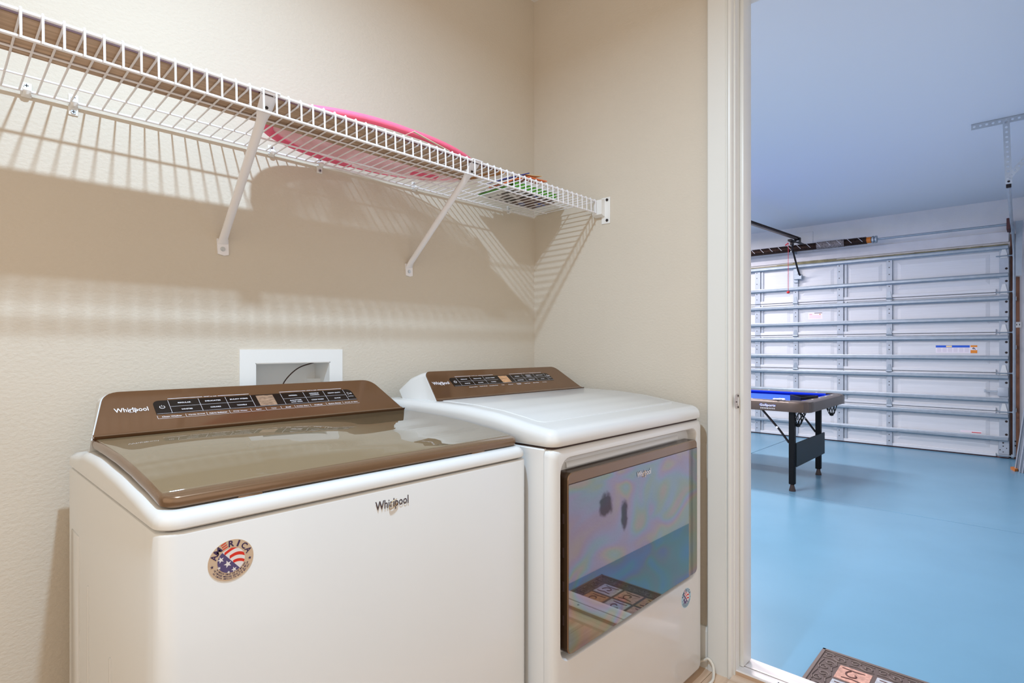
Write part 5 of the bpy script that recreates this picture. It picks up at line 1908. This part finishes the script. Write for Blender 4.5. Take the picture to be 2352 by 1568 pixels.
# triangle rack on the bed and a rag on the near rail
A_, B2, C2 = Vector((5.265 + CX, 1.597 + CY, 0)), Vector((5.03 + CX, 1.43 + CY, 0)), Vector((5.34 + CX, 1.372 + CY, 0))
zb_ = ZT - 0.0350
rk = MB()
tri = [A_, B2, C2]
cen = (A_ + B2 + C2) / 3
outr, innr = [], []
for i in range(3):
    p, q, r_ = tri[i - 1], tri[i], tri[(i + 1) % 3]
    for k in range(4):
        f = k / 3
        e0 = q + (p - q) * 0.12
        e1 = q + (r_ - q) * 0.12
        pt = e0 * (1 - f) ** 2 + q * 2 * f * (1 - f) + e1 * f * f
        outr.append(pt)
        innr.append(cen + (pt - cen) * 0.84)
rr4 = [[rk.v(p.x, p.y, z_) for p in L_] for L_, z_ in ((outr, zb_), (outr, zb_ + 0.052), (innr, zb_ + 0.052), (innr, zb_))]
nn = len(outr)
for a_ in range(4):
    A, B = rr4[a_], rr4[(a_ + 1) % 4]
    for k in range(nn):
        rk.face([A[k], A[(k + 1) % nn], B[(k + 1) % nn], B[k]])
tag(rk.build('ball_rack', 'black', loc=(cen.x, cen.y, zb_), smooth=30), 'black triangular ball rack lying on the blue felt of the pool table', 'ball rack')
b = MB()
random.seed(3)
for i in range(6):
    b.sphere((tx0 + 0.045 + random.uniform(-0.02, 0.02), 0.082 - i * 0.014, ZT + 0.006 + random.uniform(0, 0.005)), 0.012, 8, (1.1, 1.3, random.uniform(0.4, 0.9)))
tag(b.build('small_rag', 'label', loc=(tx0 + 0.045, 0.055, ZT), smooth=80), 'small pale rag lying on the near rail of the pool table', 'rag')

# ------------------------------------------------------------------ doormat beyond the threshold
mx0, mx1, my0, my1 = 0.165, 0.655, -0.895, -1.60
dm = empty('doormat', ((mx0 + mx1) / 2, (my0 + my1) / 2, GZ), 'brown rubber doormat with scroll border and stone-print squares on the blue garage floor', 'doormat')
b = MB(); b.box((mx0, my0, GZ), (mx1, my1, GZ + 0.007), bevel=0.002, seg=1); b.build('mat_base', 'mat', dm)
b = MB()
for (a, c, d_, e_) in ((mx0, my0, mx1, my0 - 0.012), (mx0, my1, mx1, my1 + 0.012), (mx0, my0, mx0 + 0.012, my1), (mx1, my0, mx1 - 0.012, my1)):
    b.box((a, c, GZ + 0.006), (d_, e_, GZ + 0.0105), bevel=0.0015, seg=1)
b.build('mat_rim', 'mattop', dm)
# one scroll motif, copied round the border
motif = None


def scroll_pts(cx_, cy_, r0_, turns_, a0, dr_):
    return [(cx_ + (r0_ * (1 - 0.75 * k / 14)) * math.cos(a0 + dr_ * turns_ * 2 * PI * k / 14), cy_ + (r0_ * (1 - 0.75 * k / 14)) * math.sin(a0 + dr_ * turns_ * 2 * PI * k / 14), 0) for k in range(15)]


spots = []
nx = 5
for i in range(8):
    y_ = my0 - 0.052 - i * 0.0855
    spots.append((mx1 - 0.044, y_, PI / 2, 1))
    spots.append((mx0 + 0.044, y_, -PI / 2, 1))
for i in range(4):
    x_ = mx0 + 0.118 + i * 0.0855
    spots.append((x_, my0 - 0.043, PI, 1))
    spots.append((x_, my1 + 0.043, 0, 1))
for (x_, y_, rz, _) in spots:
    if motif is None:
        b = MB()
        b.tube(scroll_pts(-0.018, 0.004, 0.021, 1.15, 0.3, 1), 0.0034, 5)
        b.tube(scroll_pts(0.020, -0.004, 0.017, 1.05, PI + 0.3, 1), 0.0030, 5)
        b.tube([(-0.040, 0.020, 0), (-0.015, 0.027, 0), (0.010, 0.016, 0), (0.036, 0.022, 0)], 0.0030, 5)
        b.tube([(-0.036, -0.020, 0), (-0.010, -0.024, 0), (0.016, -0.026, 0), (0.038, -0.018, 0)], 0.0030, 5)
        motif = b.build('border_scroll', 'mattop', smooth=80)
        motif.parent = dm
        o = motif
    else:
        o = copy_part(motif, dm)
    o.location = Vector((x_, y_, GZ + 0.0075)) - ORG[dm.name]
    o.rotation_euler = (0, 0, rz)
# stone-print squares
ti = 0
for r_ in range(3):
    for c_ in range(5):
        x1_, x0_ = mx1 - 0.083 - r_ * 0.113, mx1 - 0.083 - r_ * 0.113 - 0.100
        y1_, y0_ = my0 - 0.078 - c_ * 0.113, my0 - 0.078 - c_ * 0.113 - 0.100
        b = MB(); b.box((x0_, y0_, GZ + 0.006), (x1_, y1_, GZ + 0.0088), bevel=0.001, seg=1)
        t_ = b.build('stone_square', ('tilepink', 'tilegrey', 'tiletan')[(c_ + r_) % 3], dm)
        b = MB()
        cx_, cy_ = (x0_ + x1_) / 2, (y0_ + y1_) / 2
        b.tube([(cx_ + 0.034, cy_ + 0.04, GZ + 0.0087), (cx_ + 0.030, cy_, GZ + 0.0092), (cx_ + 0.034, cy_ - 0.03, GZ + 0.0087)], 0.0022, 5)
        b.tube([(cx_ + p[0], cy_ + p[1], GZ + 0.0090) for p in scroll_pts(0, 0.0, 0.027, 0.8, 0.4 + ti, 1)], 0.0030, 5)
        b.tube([(cx_ - 0.034, cy_ + 0.03, GZ + 0.0087), (cx_ - 0.028, cy_, GZ + 0.0092), (cx_ - 0.034, cy_ - 0.035, GZ + 0.0087)], 0.0026, 5)
        b.build('carved_mark', 'tilemark', t_, smooth=80)
        ti += 1
